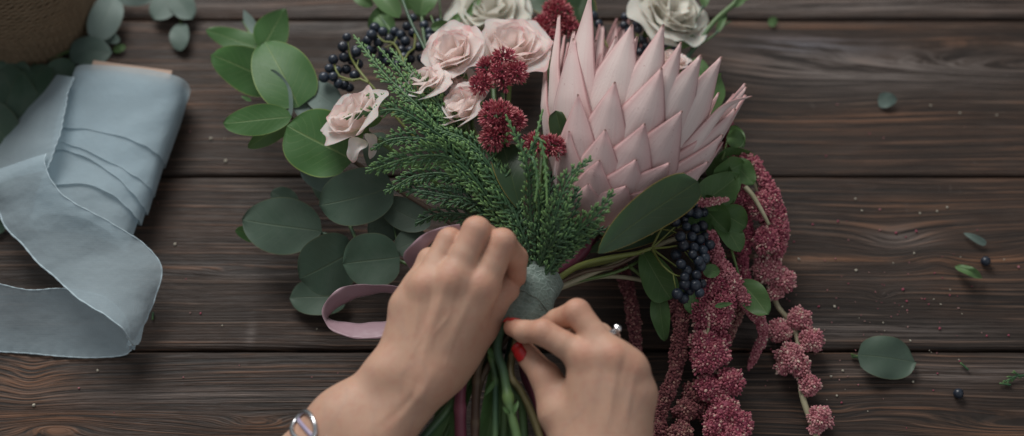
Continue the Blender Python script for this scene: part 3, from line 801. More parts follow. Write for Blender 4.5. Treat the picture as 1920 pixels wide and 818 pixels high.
for k in range(20):      # inner whorl all round
    th = 2*pi*k/20+random.uniform(-.1, .1); bract(12.6+random.uniform(-.9, .7)-.9*cos(th), th, 10.5, 3.4, -.62-.3*(k % 2), tint=.15)
for k in range(11):      # whorls on the far and under side
    th = pi*.52+pi*.96*k/10
    for (s1, off, L) in ((12.8, -.3, 10), (9.6, 0, 8), (6.0, .25, 5.5), (3.2, .4, 3.5)):
        if random.random() < .85: bract(s1+random.uniform(-.5, .5), th+random.uniform(-.12, .12), L, 3.1, off)
for k in range(14):      # short scales round the base
    th = 2*pi*k/14; bract(1.8+random.uniform(-.2, .3), th, 2.2, 1.9, .45)
mb = MB(); ss = np.linspace(-.4, 9.5, 16)
g = np.array([[A0+PA*s+(PE1*cos(t)+PE2*sin(t))*max(.05, (p_r(s)-1.2) if s < 8 else (p_r(8)-1.2)*math.sqrt(max(0, 1-((s-8)/1.5)**2))) for t in np.linspace(0, 2*pi, 36, endpoint=False)] for s in ss])
mb.grid(g, closed=True, c=.3)
mb.build('flower_core', M['bract'], protea)
leaf(protea, P(1124, 480, 10.8), P(1306, 336, 12.6), 2.9, M['prot_leaf'], 'blade', roll=12, curl=-.05, fold=-.10, label='dark green leathery leaf with a yellow rim')
leaf(protea, P(1075, 330, 9.5), P(1040, 208, 11.6), 1.5, M['prot_leaf'], 'blade', roll=-30, curl=.05, fold=.2, label='small dark leaf with a yellow tip')
leaf(protea, P(975, 395, 10.2), P(945, 270, 10.6), 2.2, M['prot_leaf'], 'blade', roll=10)
leaf(protea, P(1100, 470, 6.5), P(1270, 420, 6.5), 2.6, M['prot_leaf'], 'blade', roll=40, curl=-.05)
stem(protea, [A0+PA*.3, P(1075, 490, 6.6), TIE, P(985, 690, 6.4), P(1012, 760, 6.2), P(1040, 870, 6)], .55, .36, M['stem_maroon'])

# ================================================================ roses
def rose(name, label, C, axis, R, npet, mat, openness=1.0, group='spray roses in the bouquet', seed=1, sep=True, st=None, cat='rose', hgt=1.0, start=0):
    rr = random.Random(seed); C = np.asarray(C, float); a = nrm(axis); e1, e2 = frame(a)
    t_ = thing(name, label, cat, C, group)
    for k in range(start, npet):
        q = (k+.5)/npet; th = k*2.39996+rr.uniform(-.25, .25)
        rk = R*(.14+.80*q**.9); H = R*hgt*(1.02-.12*q-.22*q*q*openness)*rr.uniform(.95, 1.05); wd = R*(.42+.62*q**.8)
        flare = openness*(.16+.55*q**1.6); nu, nv = 18, 17
        p1, p2, p3 = rr.random()*6, rr.random()*6, rr.random()*6; amp = .05+.045*q
        g = np.zeros((nu, nv, 3)); ro = e1*cos(th)+e2*sin(th); ta = -e1*sin(th)+e2*cos(th)
        for i in range(nu):
            u = i/(nu-1)
            for j in range(nv):
                v = -1+2*j/(nv-1)
                wu = (.30+.70*math.sin(min(1, u/.72)*pi/2))*(1 if u < .72 else math.sqrt(max(0.02, 1-((u-.72)/.36)**2)))
                x = wd*wu*v*1.15                                        # across
                notch = 1+.035*math.cos(v*7)*u-.03*v*v*u
                prof = math.sin(min(u, 1)*pi*.5)**.75
                rho = rk*(.22+.78*prof)+R*flare*max(0, u-.5)**2*2.2
                cup = (x*x)/(2.0*max(rk, .34*R))*(1-.35*q)               # wraps round the centre
                ruff = R*amp*1.5*u*u*(math.sin(v*3.4+p1)+.25*math.sin(v*7.5+p2))
                lip = R*.22*max(0, u-.80)*(1+2*q)
                z = H*u*notch-R*flare*max(0, u-.55)**1.6*1.1-R*.05*math.sin(v*3+p3)*u+.10*R*v*v*u*(1-q)
                g[i, j] = C+a*(z-R*.38)+ro*(rho-cup+ruff+lip)+ta*x
        m = MB(); m.grid(g, c=rr.random()**1.5); m.build('petal', mat, t_)
    if sep:
        for k in range(5):
            th = k*2*pi/5+rr.random()*.4; d = e1*cos(th)+e2*sin(th)
            b = C-a*R*.42+d*R*.15; tip = C-a*R*rr.uniform(.25, .55)+d*R*rr.uniform(1.0, 1.25)
            leaf(t_, b, tip, R*.34, M['soft_leaf'], 'point', roll=rr.uniform(-40, 40), curl=-.15, fold=.2, name='sepal')
        m = MB(); m.tube([C-a*R*.75, C-a*R*.62, C-a*R*.45, C-a*R*.3], [.14, .34, .42, .25], 12, .5); m.build('hip', M['stem_green'], t_)
        if st is not None:
            stem(t_, [C-a*R*.7]+list(st), .16, .2, M['stem_green'])
    return t_
B5 = [P(960, 470, 6.5), TIE+np.array([-.3, 0, .2])]
rose('spray_rose', 'open blush pink rose directly left above the red sedum head', P(852, 100, 9.8), np.array([-.25, .15, .95]), 1.85, 12, M['rose'], .95, seed=3, st=[P(880, 260, 8)]+B5)
rose('spray_rose', 'wide blush rose between the red sedum and the tall protea bracts', P(962, 92, 9.0), np.array([.1, .25, .93]), 2.2, 12, M['rose'], 1.1, seed=5, st=[P(950, 280, 7.5)]+B5)
rose('spray_rose', 'small cupped blush rose left of the lower dark red sedum head', P(868, 203, 10.6), np.array([-.45, .25, .8]), 1.65, 10, M['rose'], .9, seed=8, st=[P(900, 320, 9)]+B5)
rose('spray_rose', 'pale pink rose with loose petals hanging over the large eucalyptus leaf', P(664, 222, 9.4), np.array([-.55, .35, .75]), 2.0, 9, M['rose'], 1.1, seed=11, st=[P(800, 330, 7.5)]+B5)
rose('spray_rose', 'half hidden blush rose between cypress tips and the first open rose', P(796, 158, 10.4), np.array([-.3, .4, .85]), 1.45, 9, M['rose'], 1.2, seed=14, st=[P(850, 300, 7.5)]+B5)
rose('spray_rose', 'pink rose bud of few petals under the open rose and beside red sedum', P(862, 150, 8.8), np.array([.2, .3, .9]), 1.1, 8, M['rose'], .7, seed=17, st=[P(900, 280, 7.8)]+B5)
rose('spray_rose', 'small pink bloom peeping out behind the protea tips at upper right', P(1262, 118, 6.5), np.array([.2, .5, .8]), 1.1, 8, M['rose'], .7, seed=18, st=[P(1180, 300, 4), P(1050, 520, 5), TIE])
rr_ = ORG['spray_rose.003']; hang = [o for o in bpy.data.objects if o.name == 'spray_rose.003'][0]
leaf(hang, P(683, 262, 9.8), P(660, 304, 9.4), 1.2, M['rose'], 'heart', roll=25, curl=.2, fold=.5, wave=.15, name='petal', tint=.9, label='small loose petal with a pink rim')
leaf(hang, P(690, 250, 9.6), P(694, 298, 9.2), .8, M['rose'], 'heart', roll=-35, curl=.2, fold=.5, wave=.15, name='petal', tint=1)
rose('garden_rose', 'blurred ivory white rose at the top edge above the blush roses', P(925, 28, 4.6), np.array([.05, .2, .95]), 2.5, 13, M['white_rose'], 1.0, 'white garden roses at the back', seed=21, st=[P(930, 220, 4.5), P(975, 420, 5.5), TIE])
rose('garden_rose', 'blurred white rose behind the protea at the upper right of the bouquet', P(1258, 32, 4.6), np.array([.35, .2, .9]), 2.45, 13, M['white_rose'], 1.15, 'white garden roses at the back', seed=25, st=[P(1200, 220, 3.5), P(1060, 460, 4.5), TIE])
# ================================================================ eucalyptus
def euc(name, label, loc, leaves, stems, group='eucalyptus branches in the bouquet', cat='eucalyptus branch', smat='stem_green'):
    t_ = thing(name, label, cat, loc, group)
    for l in leaves:
        bx, by, bh, tx, ty, th_, wpx, shp, roll, mt = l[:10]; tint = l[10] if len(l) > 10 else 0.0
        leaf(t_, P(bx, by, bh), P(tx, ty, th_), wpx/27.3, M[mt], shp, roll=roll, curl=random.uniform(.02, .10)*(1 if random.random() < .6 else -1), fold=random.uniform(.02, .14), wave=.025, tint=tint)
    for s_ in stems:
        stem(t_, PL(*s_[0]), s_[1], s_[2], M[s_[3] if len(s_) > 3 else smat])
    return t_
E = 'euc'; D = 'euc_dark'; Gy = 'euc_grey'; FA = 'euc_far'
euc('eucalyptus_branch', 'upper eucalyptus branch with bright green pointed leaves left of the roses', P(545, 222, 5.5), [
    (492, 90, 4.2, 385, 58, 4.4, 52, 'heart', 14, E), (489, 92, 4.4, 538, 17, 5.0, 72, 'point', 10, E), (478, 66, 3.6, 458, 17, 3.8, 24, 'point', 0, Gy),
    (515, 158, 5.0, 397, 101, 5.0, 92, 'heart', -12, E), (556, 203, 6.2, 500, 76, 6.0, 118, 'heart', 8, E),
    (547, 222, 6.8, 418, 229, 6.4, 62, 'ovate', 12, E), (546, 229, 6.2, 465, 279, 5.2, 42, 'ovate', -35, E, .4),
    (545, 222, 6.4, 506, 132, 6.6, 46, 'ovate', -25, Gy), (590, 226, 6.0, 556, 168, 6.0, 50, 'ovate', 20, Gy), (640, 205, 6.2, 572, 165, 6.2, 62, 'ovate', 10, Gy),
    (660, 304, 6.8, 540, 232, 6.8, 130, 'round', 0, E), (655, 345, 5.2, 562, 322, 5.2, 50, 'ovate', 15, Gy), (471, 190, 5.8, 452, 180, 5.8, 8, 'point', 0, E),
    (738, 352, 6.6, 598, 384, 6.4, 106, 'round', 5, D, .15), (806, 425, 5.8, 712, 374, 5.6, 62, 'ovate', 10, D, .5),
    (600, 300, 4.0, 640, 400, 3.6, 70, 'ovate', 0, D, .1), (700, 250, 6.8, 720, 330, 6.6, 60, 'round', 10, D)],
    [([(478, 92, 4.0), (540, 215, 5.6), (590, 235, 6), (660, 300, 6.3), (740, 352, 6.1), (860, 430, 6.2), (990, 555, 7.2), (930, 660, 7.0), (895, 740, 6.8), (892, 870, 6.3)], .10, .26, 'stem_brown'),
     ([(455, 40, 3.4), (488, 95, 4.1)], .05, .08)])
euc('eucalyptus_branch', 'lower eucalyptus branch with dusky round leaves left of the wrist', P(660, 470, 3.8), [
    (603, 437, 3.2, 454, 408, 3.4, 112, 'ovate', 5, D, .25), (560, 390, 2.4, 508, 360, 2.6, 46, 'ovate', 0, D, .2), (500, 442, 2.6, 441, 434, 2.6, 34, 'ovate', -20, E),
    (668, 470, 4.4, 560, 520, 4.0, 116, 'round', -10, D, .1), (749, 480, 5.2, 643, 498, 5.2, 104, 'round', 5, D, 0), (650, 556, 1.0, 543, 562, .8, 74, 'round', 15, D, .2),
    (760, 400, 4.6, 690, 440, 4.2, 70, 'ovate', 10, D, .4), (640, 420, 3, 690, 360, 3.2, 60, 'ovate', 0, D, .3), (800, 440, 5, 740, 470, 5, 60, 'ovate', 20, D, .3)],
    [([(500, 440, 2.5), (603, 437, 3.0), (668, 470, 3.8), (750, 490, 4.6), (880, 540, 5.4), (990, 562, 6.8), (900, 680, 5.8), (840, 780, 5.2), (810, 880, 5)], .09, .22, 'stem_bluegreen'),
     ([(652, 414, 4), (668, 450, 4.1)], .14, .12, 'stem_bluegreen'), ([(738, 420, 4.6), (748, 478, 4.9)], .06, .06, 'stem_bluegreen'), ([(603, 437, 3), (640, 540, 1.4), (650, 556, 1.1)], .06, .05, 'stem_bluegreen')])
# blurred sprig by the basket
euc('eucalyptus_sprig', 'pale blurred eucalyptus sprig lying on the table against the straw basket', P(200, 60, .6), [
    (178, 75, 1.2, 215, -8, 1.4, 66, 'round', 10, Gy, .3), (130, 100, .8, 210, 100, 1.0, 64, 'round', -10, FA), (180, 60, .7, 225, 78, .8, 30, 'ovate', 0, FA),
    (210, -10, .9, 285, 0, 1.0, 42, 'ovate', 10, Gy, .2)],
    [([(60, 120, .4), (130, 96, .6), (185, 60, .8), (215, -30, .9)], .10, .08)], group='loose eucalyptus on the table', cat='eucalyptus sprig')
euc('eucalyptus_sprig', 'pair of pale round leaves on a sprig at the top edge of the table', P(320, 20, .6), [
    (335, -14, .7, 290, 38, .8, 62, 'round', 10, FA, .3), (325, -10, .9, 360, 36, .9, 52, 'round', -10, FA), (340, 44, .5, 338, 96, .5, 44, 'round', 10, FA, .2)],
    [([(330, -50, .5), (333, 0, .6), (340, 50, .5)], .07, .05)], group='loose eucalyptus on the table', cat='eucalyptus sprig')
euc('eucalyptus_sprig', 'dark shaded eucalyptus leaves between the basket and the blue ribbon', P(50, 170, .5), [
    (0, 130, .5, 70, 250, .6, 84, 'round', 0, D), (80, 120, .8, 30, 240, .9, 80, 'round', 12, D), (-30, 200, .6, 30, 290, .7, 90, 'round', 0, D, .1), (90, 150, .6, 140, 120, .9, 60, 'round', 0, D),
    (-20, 300, .4, 24, 350, .4, 60, 'ovate', 0, D), (-10, 120, .6, 60, 150, .8, 60, 'round', 5, D), (-25, 430, .4, 14, 420, .5, 36, 'ovate', 0, D)],
    [([(130, 110, .3), (60, 180, .4), (0, 240, .3), (-40, 330, .3)], .08, .06)], group='loose eucalyptus on the table', cat='eucalyptus sprig')

# ================================================================ cypress
def fern(mb, path, side, nrm_, amp=1.0, gap=.52, tint0=.35, seed=0, droop=0.0, both=True, curve=.25, tw=.104):
    """flat scale-leaved spray along path; side: longest side branch in cm"""
    rr = random.Random(seed); n = max(10, int(np.linalg.norm(np.diff(np.asarray(path), axis=0), axis=1).sum()/.12))
    q = spline(path, n); T = np.gradient(q, axis=0); L = n*.12
    nrm_ = nrm(nrm_)
    def branchlet(p, d, l, r, ti, cur):
        k = max(4, int(l/.085)); t = np.linspace(0, 1, k); side_ = np.cross(d, nrm_)
        pts = p+d*(t*l)[:, None]+side_*(cur*l*t*t)[:, None]-nrm_*(droop*l*t*t)[:, None]+nrm_*.02
        rad = r*(1-.35*t)*np.where(np.arange(k) % 2 == 0, 1.16, .84); rad[-1] *= .45
        mb.tube(pts, rad, 5, ti+.55*t**2.2, cap=True, flat=(nrm_, .42)); return pts, t
    i = 0; s = 0.0; sg = 1
    while s < L*.985:
        k = min(int(s/.12), n-1); t = s/L; d = nrm(T[k]); sd_ = np.cross(d, nrm_)
        env = (1-t)**.55*min(1, .35+t*2.2)
        l = side*env*rr.uniform(.82, 1.12)
        if l > .18:
            ang = radians(rr.uniform(38, 45)); dd = nrm(d*cos(ang)+sd_*sg*sin(ang)+nrm_*rr.uniform(-.08, .10))
            pts, tt = branchlet(q[k], dd, l, tw*.95, tint0+rr.uniform(-.08, .08), -sg*curve)
            m = int(l/.25)
            for j in range(1, m):
                f = j/m; ll = min(l*.42, .85)*(1-f)**.5*rr.uniform(.85, 1.1)+.12; kk = min(int(f*(len(pts)-1)), len(pts)-2)
                d2 = nrm(pts[kk+1]-pts[kk]); s2 = np.cross(d2, nrm_); g_ = 1 if j % 2 else -1
                a2 = radians(rr.uniform(34, 46)); d3 = nrm(d2*cos(a2)+s2*g_*sin(a2)+nrm_*rr.uniform(-.07, .05))
                ps, _ = branchlet(pts[kk], d3, ll, tw*.84, tint0+rr.uniform(-.1, .12)+.22*f, -g_*.2)
                if ll > .8 and rr.random() < .4:
                    for e in (.45, .7):
                        ke = int(e*(len(ps)-1)); d4 = nrm(ps[ke+1 if ke+1 < len(ps) else ke]-ps[ke-1]); s4 = np.cross(d4, nrm_)
                        branchlet(ps[ke], nrm(d4*.78+s4*(.62 if e < .5 else -.62)), ll*.36, tw*.74, tint0+.2, 0)
        sg = -sg; s += gap/2*rr.uniform(.8, 1.2)
    rad = np.linspace(tw*.95, tw*.7, n)*np.where(np.arange(n) % 2 == 0, 1.15, .85)
    mb.tube(q, rad, 6, np.linspace(tint0*.6, tint0+.35, n))

def cyp(name, label, loc, sprays, st, group='cypress sprigs in the bouquet'):
    t_ = thing(name, label, 'cypress sprig', loc, group)
    for k, (pts, side, tilt, tint, kw) in enumerate(sprays):
        path = PL(*pts); d = nrm(path[-1]-path[0]); n0 = CAMDIR-d*np.dot(CAMDIR, d); n0 = nrm(n0); s0 = np.cross(d, n0)
        nn = n0*cos(radians(tilt))+s0*sin(radians(tilt))
        mb = MB(); fern(mb, path, side, nn, tint0=tint, seed=k*7+len(name)+int(loc[0]*10) % 50, **kw); mb.build('spray', M['cypress'], t_)
    if st: stem(t_, PL(*st[0]), st[1], st[2], M['stem_olive'])
    return t_
cyp('cypress_sprig', 'large feathery cypress sprig fanning left across the roses', P(950, 450, 8.8), [
    ([(985, 470, 8.6), (900, 330, 9.8), (800, 215, 10.8), (720, 138, 10.6), (663, 66, 10.2)], 1.9, 8, .42, {}),
    ([(965, 440, 9.2), (870, 312, 10.6), (790, 292, 11.2), (685, 322, 10.8)], 2.7, -10, .38, {}),
    ([(900, 310, 10.0), (830, 205, 10.8), (770, 135, 10.8), (731, 90, 10.4)], 1.5, 20, .45, {}),
    ([(860, 262, 10.2), (790, 190, 10.8), (745, 130, 10.6), (709, 88, 10.4)], 1.1, -20, .42, {}),
    ([(860, 280, 10.4), (760, 212, 10.9), (700, 210, 10.8), (645, 222, 10.5)], 1.5, 0, .40, {}),
    ([(985, 465, 8.8), (910, 385, 9.2), (830, 365, 9.2), (748, 352, 8.8)], 2.3, 5, .12, {}),
    ([(990, 470, 9.2), (935, 340, 10.8), (885, 270, 11.2), (815, 240, 11.2)], 2.2, 14, .30, {}),
    ([(975, 455, 8.4), (900, 410, 8.4), (830, 400, 8.2), (778, 420, 8)], 1.9, -8, .08, {}),
    ([(930, 380, 9.0), (850, 330, 9.4), (780, 330, 9.4), (722, 362, 9.2)], 2.0, 0, .28, {}),
    ([(905, 330, 9.6), (860, 250, 10.2), (800, 165, 10.3)], 1.5, -12, .30, {}),
    ([(870, 300, 9.8), (800, 262, 10.4), (735, 262, 10.4), (695, 282, 10.2)], 1.6, 6, .3, {}),
    ([(780, 230, 10.2), (725, 190, 10.3), (688, 178, 10.1)], 1.1, 6, .38, {})],
    ([(870, 310, 9.6), (950, 430, 8.8), (992, 556, 7.8), (955, 690, 7.6), (985, 750, 7.4), (1035, 880, 6.9)], .12, .24))
cyp('cypress_sprig', 'upright cypress sprig standing in front of the dark red sedum', P(1000, 440, 8.8), [
    ([(1008, 500, 8.6), (995, 400, 10.4), (988, 310, 12.4), (948, 215, 13.4)], 1.25, 10, .36, {}),
    ([(1012, 480, 8.8), (1010, 380, 10.8), (1000, 290, 12.6), (1018, 205, 13.2)], .85, -15, .42, {}),
    ([(985, 300, 12.4), (1010, 260, 13.2), (1022, 310, 13.0), (1026, 385, 12.4)], .55, 0, .55, {}),
    ([(985, 290, 12.3), (1000, 300, 12.9), (1008, 340, 12.6), (1003, 380, 12.2)], .45, 0, .5, {}),
    ([(1010, 520, 8.2), (985, 450, 9.6), (960, 385, 10.2), (935, 330, 10.3)], 1.7, 0, .12, {}),
    ([(1015, 520, 8.4), (1015, 440, 9.8), (1030, 360, 10.6), (1030, 320, 10.8)], 1.7, 6, .12, {}),
    ([(1005, 525, 8.3), (975, 470, 9.3), (965, 420, 9.6)], 1.3, 0, .10, {})],
    ([(1000, 420, 9.6), (1008, 500, 8.4), (995, 560, 7.9), (975, 640, 7.4), (1000, 740, 7)], .11, .16))
cyp('cypress_sprig', 'short bushy cypress sprig lying over the base of the protea', P(1060, 430, 9.6), [
    ([(1012, 500, 8.8), (1040, 410, 11.2), (1065, 340, 12.4), (1108, 296, 12.8)], 1.9, -8, .34, {}),
    ([(1020, 520, 8.6), (1070, 450, 10.2), (1115, 405, 11.6), (1150, 358, 12.2)], 2.0, 6, .36, {}),
    ([(1018, 525, 8.4), (1060, 470, 9.6), (1100, 440, 10.4), (1145, 428, 10.6)], 1.6, 0, .14, {}),
    ([(1015, 500, 8.6), (1045, 440, 10.6), (1070, 390, 11.2), (1085, 350, 11.4)], 2.0, 0, .14, {}),
    ([(1018, 510, 8.4), (1050, 460, 10.0), (1090, 420, 10.8)], 2.0, -14, .10, {})],
    ([(1050, 430, 9.8), (1015, 510, 8.4), (998, 560, 7.6), (1000, 650, 6.6)], .11, .14))

# ================================================================ sedum
def florets(mb, centers, dirs, size, rr, npt=5):
    for c, d in zip(centers, dirs):
        e1, e2 = frame(d)
        sz = size*rr.uniform(.8, 1.2); t0 = rr.uniform(.25, .6)
        for k in range(npt):
            th = 2*pi*k/npt+rr.random(); o = e1*cos(th)+e2*sin(th)
            tip = c+d*sz+o*sz*.42; b = c+o*sz*.10; s_ = np.cross(d, o)*sz*.17; m = (b*.45+tip*.55)+o*sz*.12
            V_ = np.array([b-s_*.5, b+s_*.5, m+s_, tip, m-s_, m+o*sz*.08-d*sz*.04])
            mb.add(V_, [(0, 1, 2, 5), (5, 2, 3), (0, 5, 4), (4, 5, 3)], None, [t0-.2, t0-.2, t0, t0+.45, t0, t0+.1])
def sedum(name, label, loc, domes, st, mat='sedum'):
    domes = [(a_, b_, c_, d_*.93, *e_) for a_, b_, c_, d_, *e_ in domes]; t_ = thing(name, label, 'sedum', loc, 'red sedum heads in the bouquet'); rr = random.Random(len(label))
    for (px, py, h, R, tx, ty, tz) in domes:
        C = P(px, py, h); ax = nrm((tx, ty, tz)); e1, e2 = frame(ax); cs, ds = [], []
        n = int(36*(R/.9)**2)
        for k in range(n):
            z = 1-1.15*(k+.5)/n; r = math.sqrt(max(0, 1-z*z)); th = k*2.39996
            d = nrm(ax*z+(e1*cos(th)+e2*sin(th))*r+np.array([rr.gauss(0, .12) for _ in range(3)]))
            cs.append(C+d*R*rr.uniform(.62, .80)); ds.append(d)
        mb = MB(); florets(mb, cs, ds, .42, rr); 
        balls(mb, [C+d*R*.55 for d in ds], .12, ICO1, .15)
        mb.build('floret_cluster', M[mat], t_, smooth=False)
        mb = MB(); q0 = C-ax*R*1.2
        for k in range(0, n, 3): mb.tube([q0, q0*.5+cs[k]*.5+ax*.1, cs[k]], [.06, .04, .03], 5, .5)
        mb.build('stalk', M['stem_olive'], t_)
    stem(t_, st, .14, .18, M['stem_green'])
sedum('sedum', 'dusky red sedum head of starry florets in front of the blush roses', P(940, 150, 11.5), [
    (945, 112, 12.2, .80, .1, .3, .95), (915, 128, 12.0, .75, -.3, .2, .9), (966, 138, 12.2, .85, .4, .1, .9), (905, 160, 12.0, .85, -.4, 0, .9), (938, 140, 12.4, .75, 0, .1, 1), (945, 155, 12.2, .55, .2, 0, 1)],
    [P(942, 175, 11), P(950, 300, 9.5), P(985, 480, 7.6), TIE])
sedum('sedum', 'domed crimson sedum head just below the dusky sedum', P(938, 230, 11.6), [
    (934, 222, 12.2, 1.35, -.1, .4, .85), (930, 255, 11.6, 1.15, -.2, -.3, .9), (962, 228, 11.8, .85, .6, .2, .7)],
    [P(935, 262, 10.6), P(945, 340, 9.2), P(985, 480, 7.4), TIE])
sedum('sedum', 'small bright pink sedum head beside the upright cypress', P(1030, 278, 11.5), [
    (1034, 278, 11.6, .95, .3, .2, .9), (1003, 272, 11.3, .8, -.3, .1, .9)],
    [P(1025, 290, 10.8), P(1015, 400, 8.8), P(1000, 500, 7.6), TIE])
sedum('sedum', 'blurred crimson sedum head at the top behind the roses', P(1040, 42, 6.5), [
    (1045, 28, 7, 1.25, 0, .3, .9), (1020, 50, 6.8, .9, -.3, 0, .9), (1064, 52, 6.8, .9, .3, .1, .9), (1028, 70, 7, .6, 0, 0, 1)],
    [P(1035, 60, 6), P(1020, 250, 6.2), P(1000, 480, 6.6), TIE])

# ================================================================ berries
def berries(name, label, loc, pts, stems, R=.36, group='dark berry clusters in the bouquet'):
    t_ = thing(name, label, 'berries', loc, group); rr = random.Random(int(abs(loc[0])*100))
    for (px, py, h) in pts:
        c = P(px, py, h); r = R*rr.uniform(.86, 1.12); d = nrm((rr.gauss(0, 1), rr.gauss(0, 1), rr.gauss(0.3, 1)))
        v, f = ICO3; dd = v@d; vv = v*(1+.10*dd[:, None]*np.abs(dd)[:, None]); dent = np.exp(-((dd-1)/.05)**2); vv = vv*(1-.12*dent[:, None])
        mb = MB(); mb.add(vv*r+c, f, None, np.clip(rr.uniform(.1, .75)+.3*(dent), 0, 1))
        mb.tube([c+d*r*1.0, c+d*r*1.18], [.05, .03], 6, .1)
        mb.build('berry', M['berry'], t_)
    for (pp, r0, r1) in stems: stem(t_, PL(*pp), r0, r1, M['stem_yellow'])
    return t_
berries('privet_berries', 'dark blue berry cluster on yellow green stalks beside the lower pink amaranth', P(1290, 460, 6.5),
    [(1296, 366, 6.8), (1284, 383, 6.9), (1302, 383, 6.5), (1292, 398, 7.0), (1307, 400, 6.6), (1265, 416, 7.2), (1283, 412, 6.6), (1287, 425, 7.0), (1303, 430, 6.8), (1317, 425, 6.2), (1276, 444, 7.4),
     (1297, 444, 7.1), (1312, 450, 6.7), (1331, 459, 6.6), (1281, 462, 7.3), (1301, 464, 7.0), (1318, 470, 6.6), (1299, 477, 7.4), (1310, 490, 7.1), (1321, 484, 6.4), (1277, 496, 7.4), (1288, 508, 7.0), (1313, 500, 6.5),
     (1283, 520, 7.2), (1305, 516, 6.9), (1284, 533, 6.9), (1304, 536, 6.8), (1316, 532, 6.2), (1270, 552, 6.6), (1312, 549, 6.6), (1281, 559, 6.2), (1292, 545, 6.1), (1268, 478, 6.4), (1322, 445, 6.0), (1312, 380, 5.9), (1318, 398, 5.9)],
    [([(995, 556, 6.2), (1050, 512, 5.4), (1140, 490, 5.6), (1222, 466, 6.4)], .22, .12),
     ([(1222, 466, 6.4), (1240, 430, 6.7), (1262, 400, 6.8), (1284, 372, 6.8)], .10, .05), ([(1222, 466, 6.4), (1245, 445, 6.9), (1266, 425, 7.1)], .08, .04),
     ([(1222, 466, 6.4), (1250, 464, 6.9), (1276, 462, 7.1), (1298, 478, 7.0)], .09, .04), ([(1222, 466, 6.4), (1240, 495, 6.8), (1262, 514, 6.9), (1284, 520, 6.8)], .09, .05),
     ([(1262, 514, 6.9), (1266, 535, 6.8), (1270, 550, 6.5)], .05, .04), ([(1222, 466, 6.4), (1252, 488, 6.6), (1276, 505, 6.8), (1300, 516, 6.7)], .08, .04),
     ([(1240, 430, 6.7), (1262, 434, 6.9), (1278, 444, 7.1)], .06, .04), ([(1276, 462, 7.1), (1290, 480, 7.0), (1300, 492, 6.9)], .05, .03), ([(1270, 428, 6.8), (1284, 420, 6.8)], .05, .03)])
berries('privet_berries', 'small blue black berry cluster between eucalyptus and cypress tip at upper left', P(660, 130, 7),
    [(651, 70, 7.4), (643, 88, 7.4), (625, 112, 7.2), (645, 108, 7.0), (617, 129, 7.2), (632, 132, 6.8), (608, 145, 7.3), (625, 144, 7.4), (634, 157, 7.0), (668, 98, 7.0), (660, 115, 6.6), (650, 130, 6.4), (665, 142, 6.5), (645, 160, 6.7), (690, 60 + 15, 6.6),
     (672, 120, 6.2), (690, 95, 6.4), (655, 165, 6.5), (668, 95, 6.0)],
    [([(652, 72, 7.3), (655, 100, 7.2), (668, 125, 7.0), (692, 156, 7.2)], .06, .10), ([(627, 120, 7.1), (635, 142, 7.1), (660, 150, 7.1), (692, 156, 7.2), (760, 240, 7.0), (860, 340, 6.6), (985, 545, 7)], .07, .13),
     ([(610, 147, 7.2), (640, 150, 7.1), (665, 152, 7.1)], .04, .06), ([(672, 112, 6.9), (668, 130, 7)], .04, .05)])
berries('privet_berries', 'dark berry cluster on forked yellow stalks above the cypress and beside open rose', P(740, 90, 6.2),
    [(703, 52, 6.6), (697, 66, 6.8), (718, 60, 6.6), (729, 74, 6.3), (710, 80, 6.2), (686, 80, 6.2), (763, 50, 5.8), (775, 34, 5.8), (760, 78, 5.8), (775, 62, 5.6), (770, 95, 5.8), (752, 95, 5.8), (785, 88, 5.6), (757, 108, 5.8), (741, 84, 5.8), (733, 100, 5.7),
     (805, 60, 5.6), (822, 42, 5.8), (806, 72, 5.6), (795, 48, 5.4), (800, 90, 5.4), (718, 98, 5.9), (700, 95, 5.8), (727, 115, 5.6), (790, 110, 5.2), (740, 60, 5.2), (752, 66, 5.2), (770, 112, 5.4), (745, 122, 5.5), (818, 60, 5.2), (715, 110, 5.5)],
    [([(706, 66, 6.6), (720, 78, 6.6), (738, 82, 6.6), (752, 105, 6.6), (760, 125, 6.6)], .06, .12), ([(778, 60, 5.8), (777, 90, 6.0), (760, 125, 6.5), (840, 260, 6.6), (985, 545, 7)], .08, .14),
     ([(738, 82, 6.6), (744, 70, 6.4)], .04, .04), ([(722, 90, 6.4), (736, 83, 6.6)], .04, .05)])
berries('privet_berries', 'blurred dark berries in the gap behind the tips of the tall protea bracts', P(1190, 60, 4.5),
    [(1112, 30, 4.6), (1122, 45, 4.4), (1188, 32, 4.8), (1194, 46, 4.8), (1197, 56, 4.6), (1221, 52, 4.8), (1172, 32, 4.5), (1180, 60, 4.5), (1205, 75, 4.4), (1212, 88, 4.3), (1247, 86, 4.6), (1262, 95, 4.5), (1190, 85, 4.2), (1200, 98, 4.2), (1128, 60, 4), (1170, 48, 4.2)],
    [([(1190, 50, 4.6), (1196, 72, 4.5), (1185, 95, 4.3), (1150, 200, 4), (1060, 430, 4.6), (995, 550, 6.6)], .07, .12), ([(1225, 62, 4.5), (1205, 72, 4.5), (1190, 84, 4.4)], .05, .06), ([(1118, 40, 4.5), (1140, 90, 4.3)], .06, .06)])
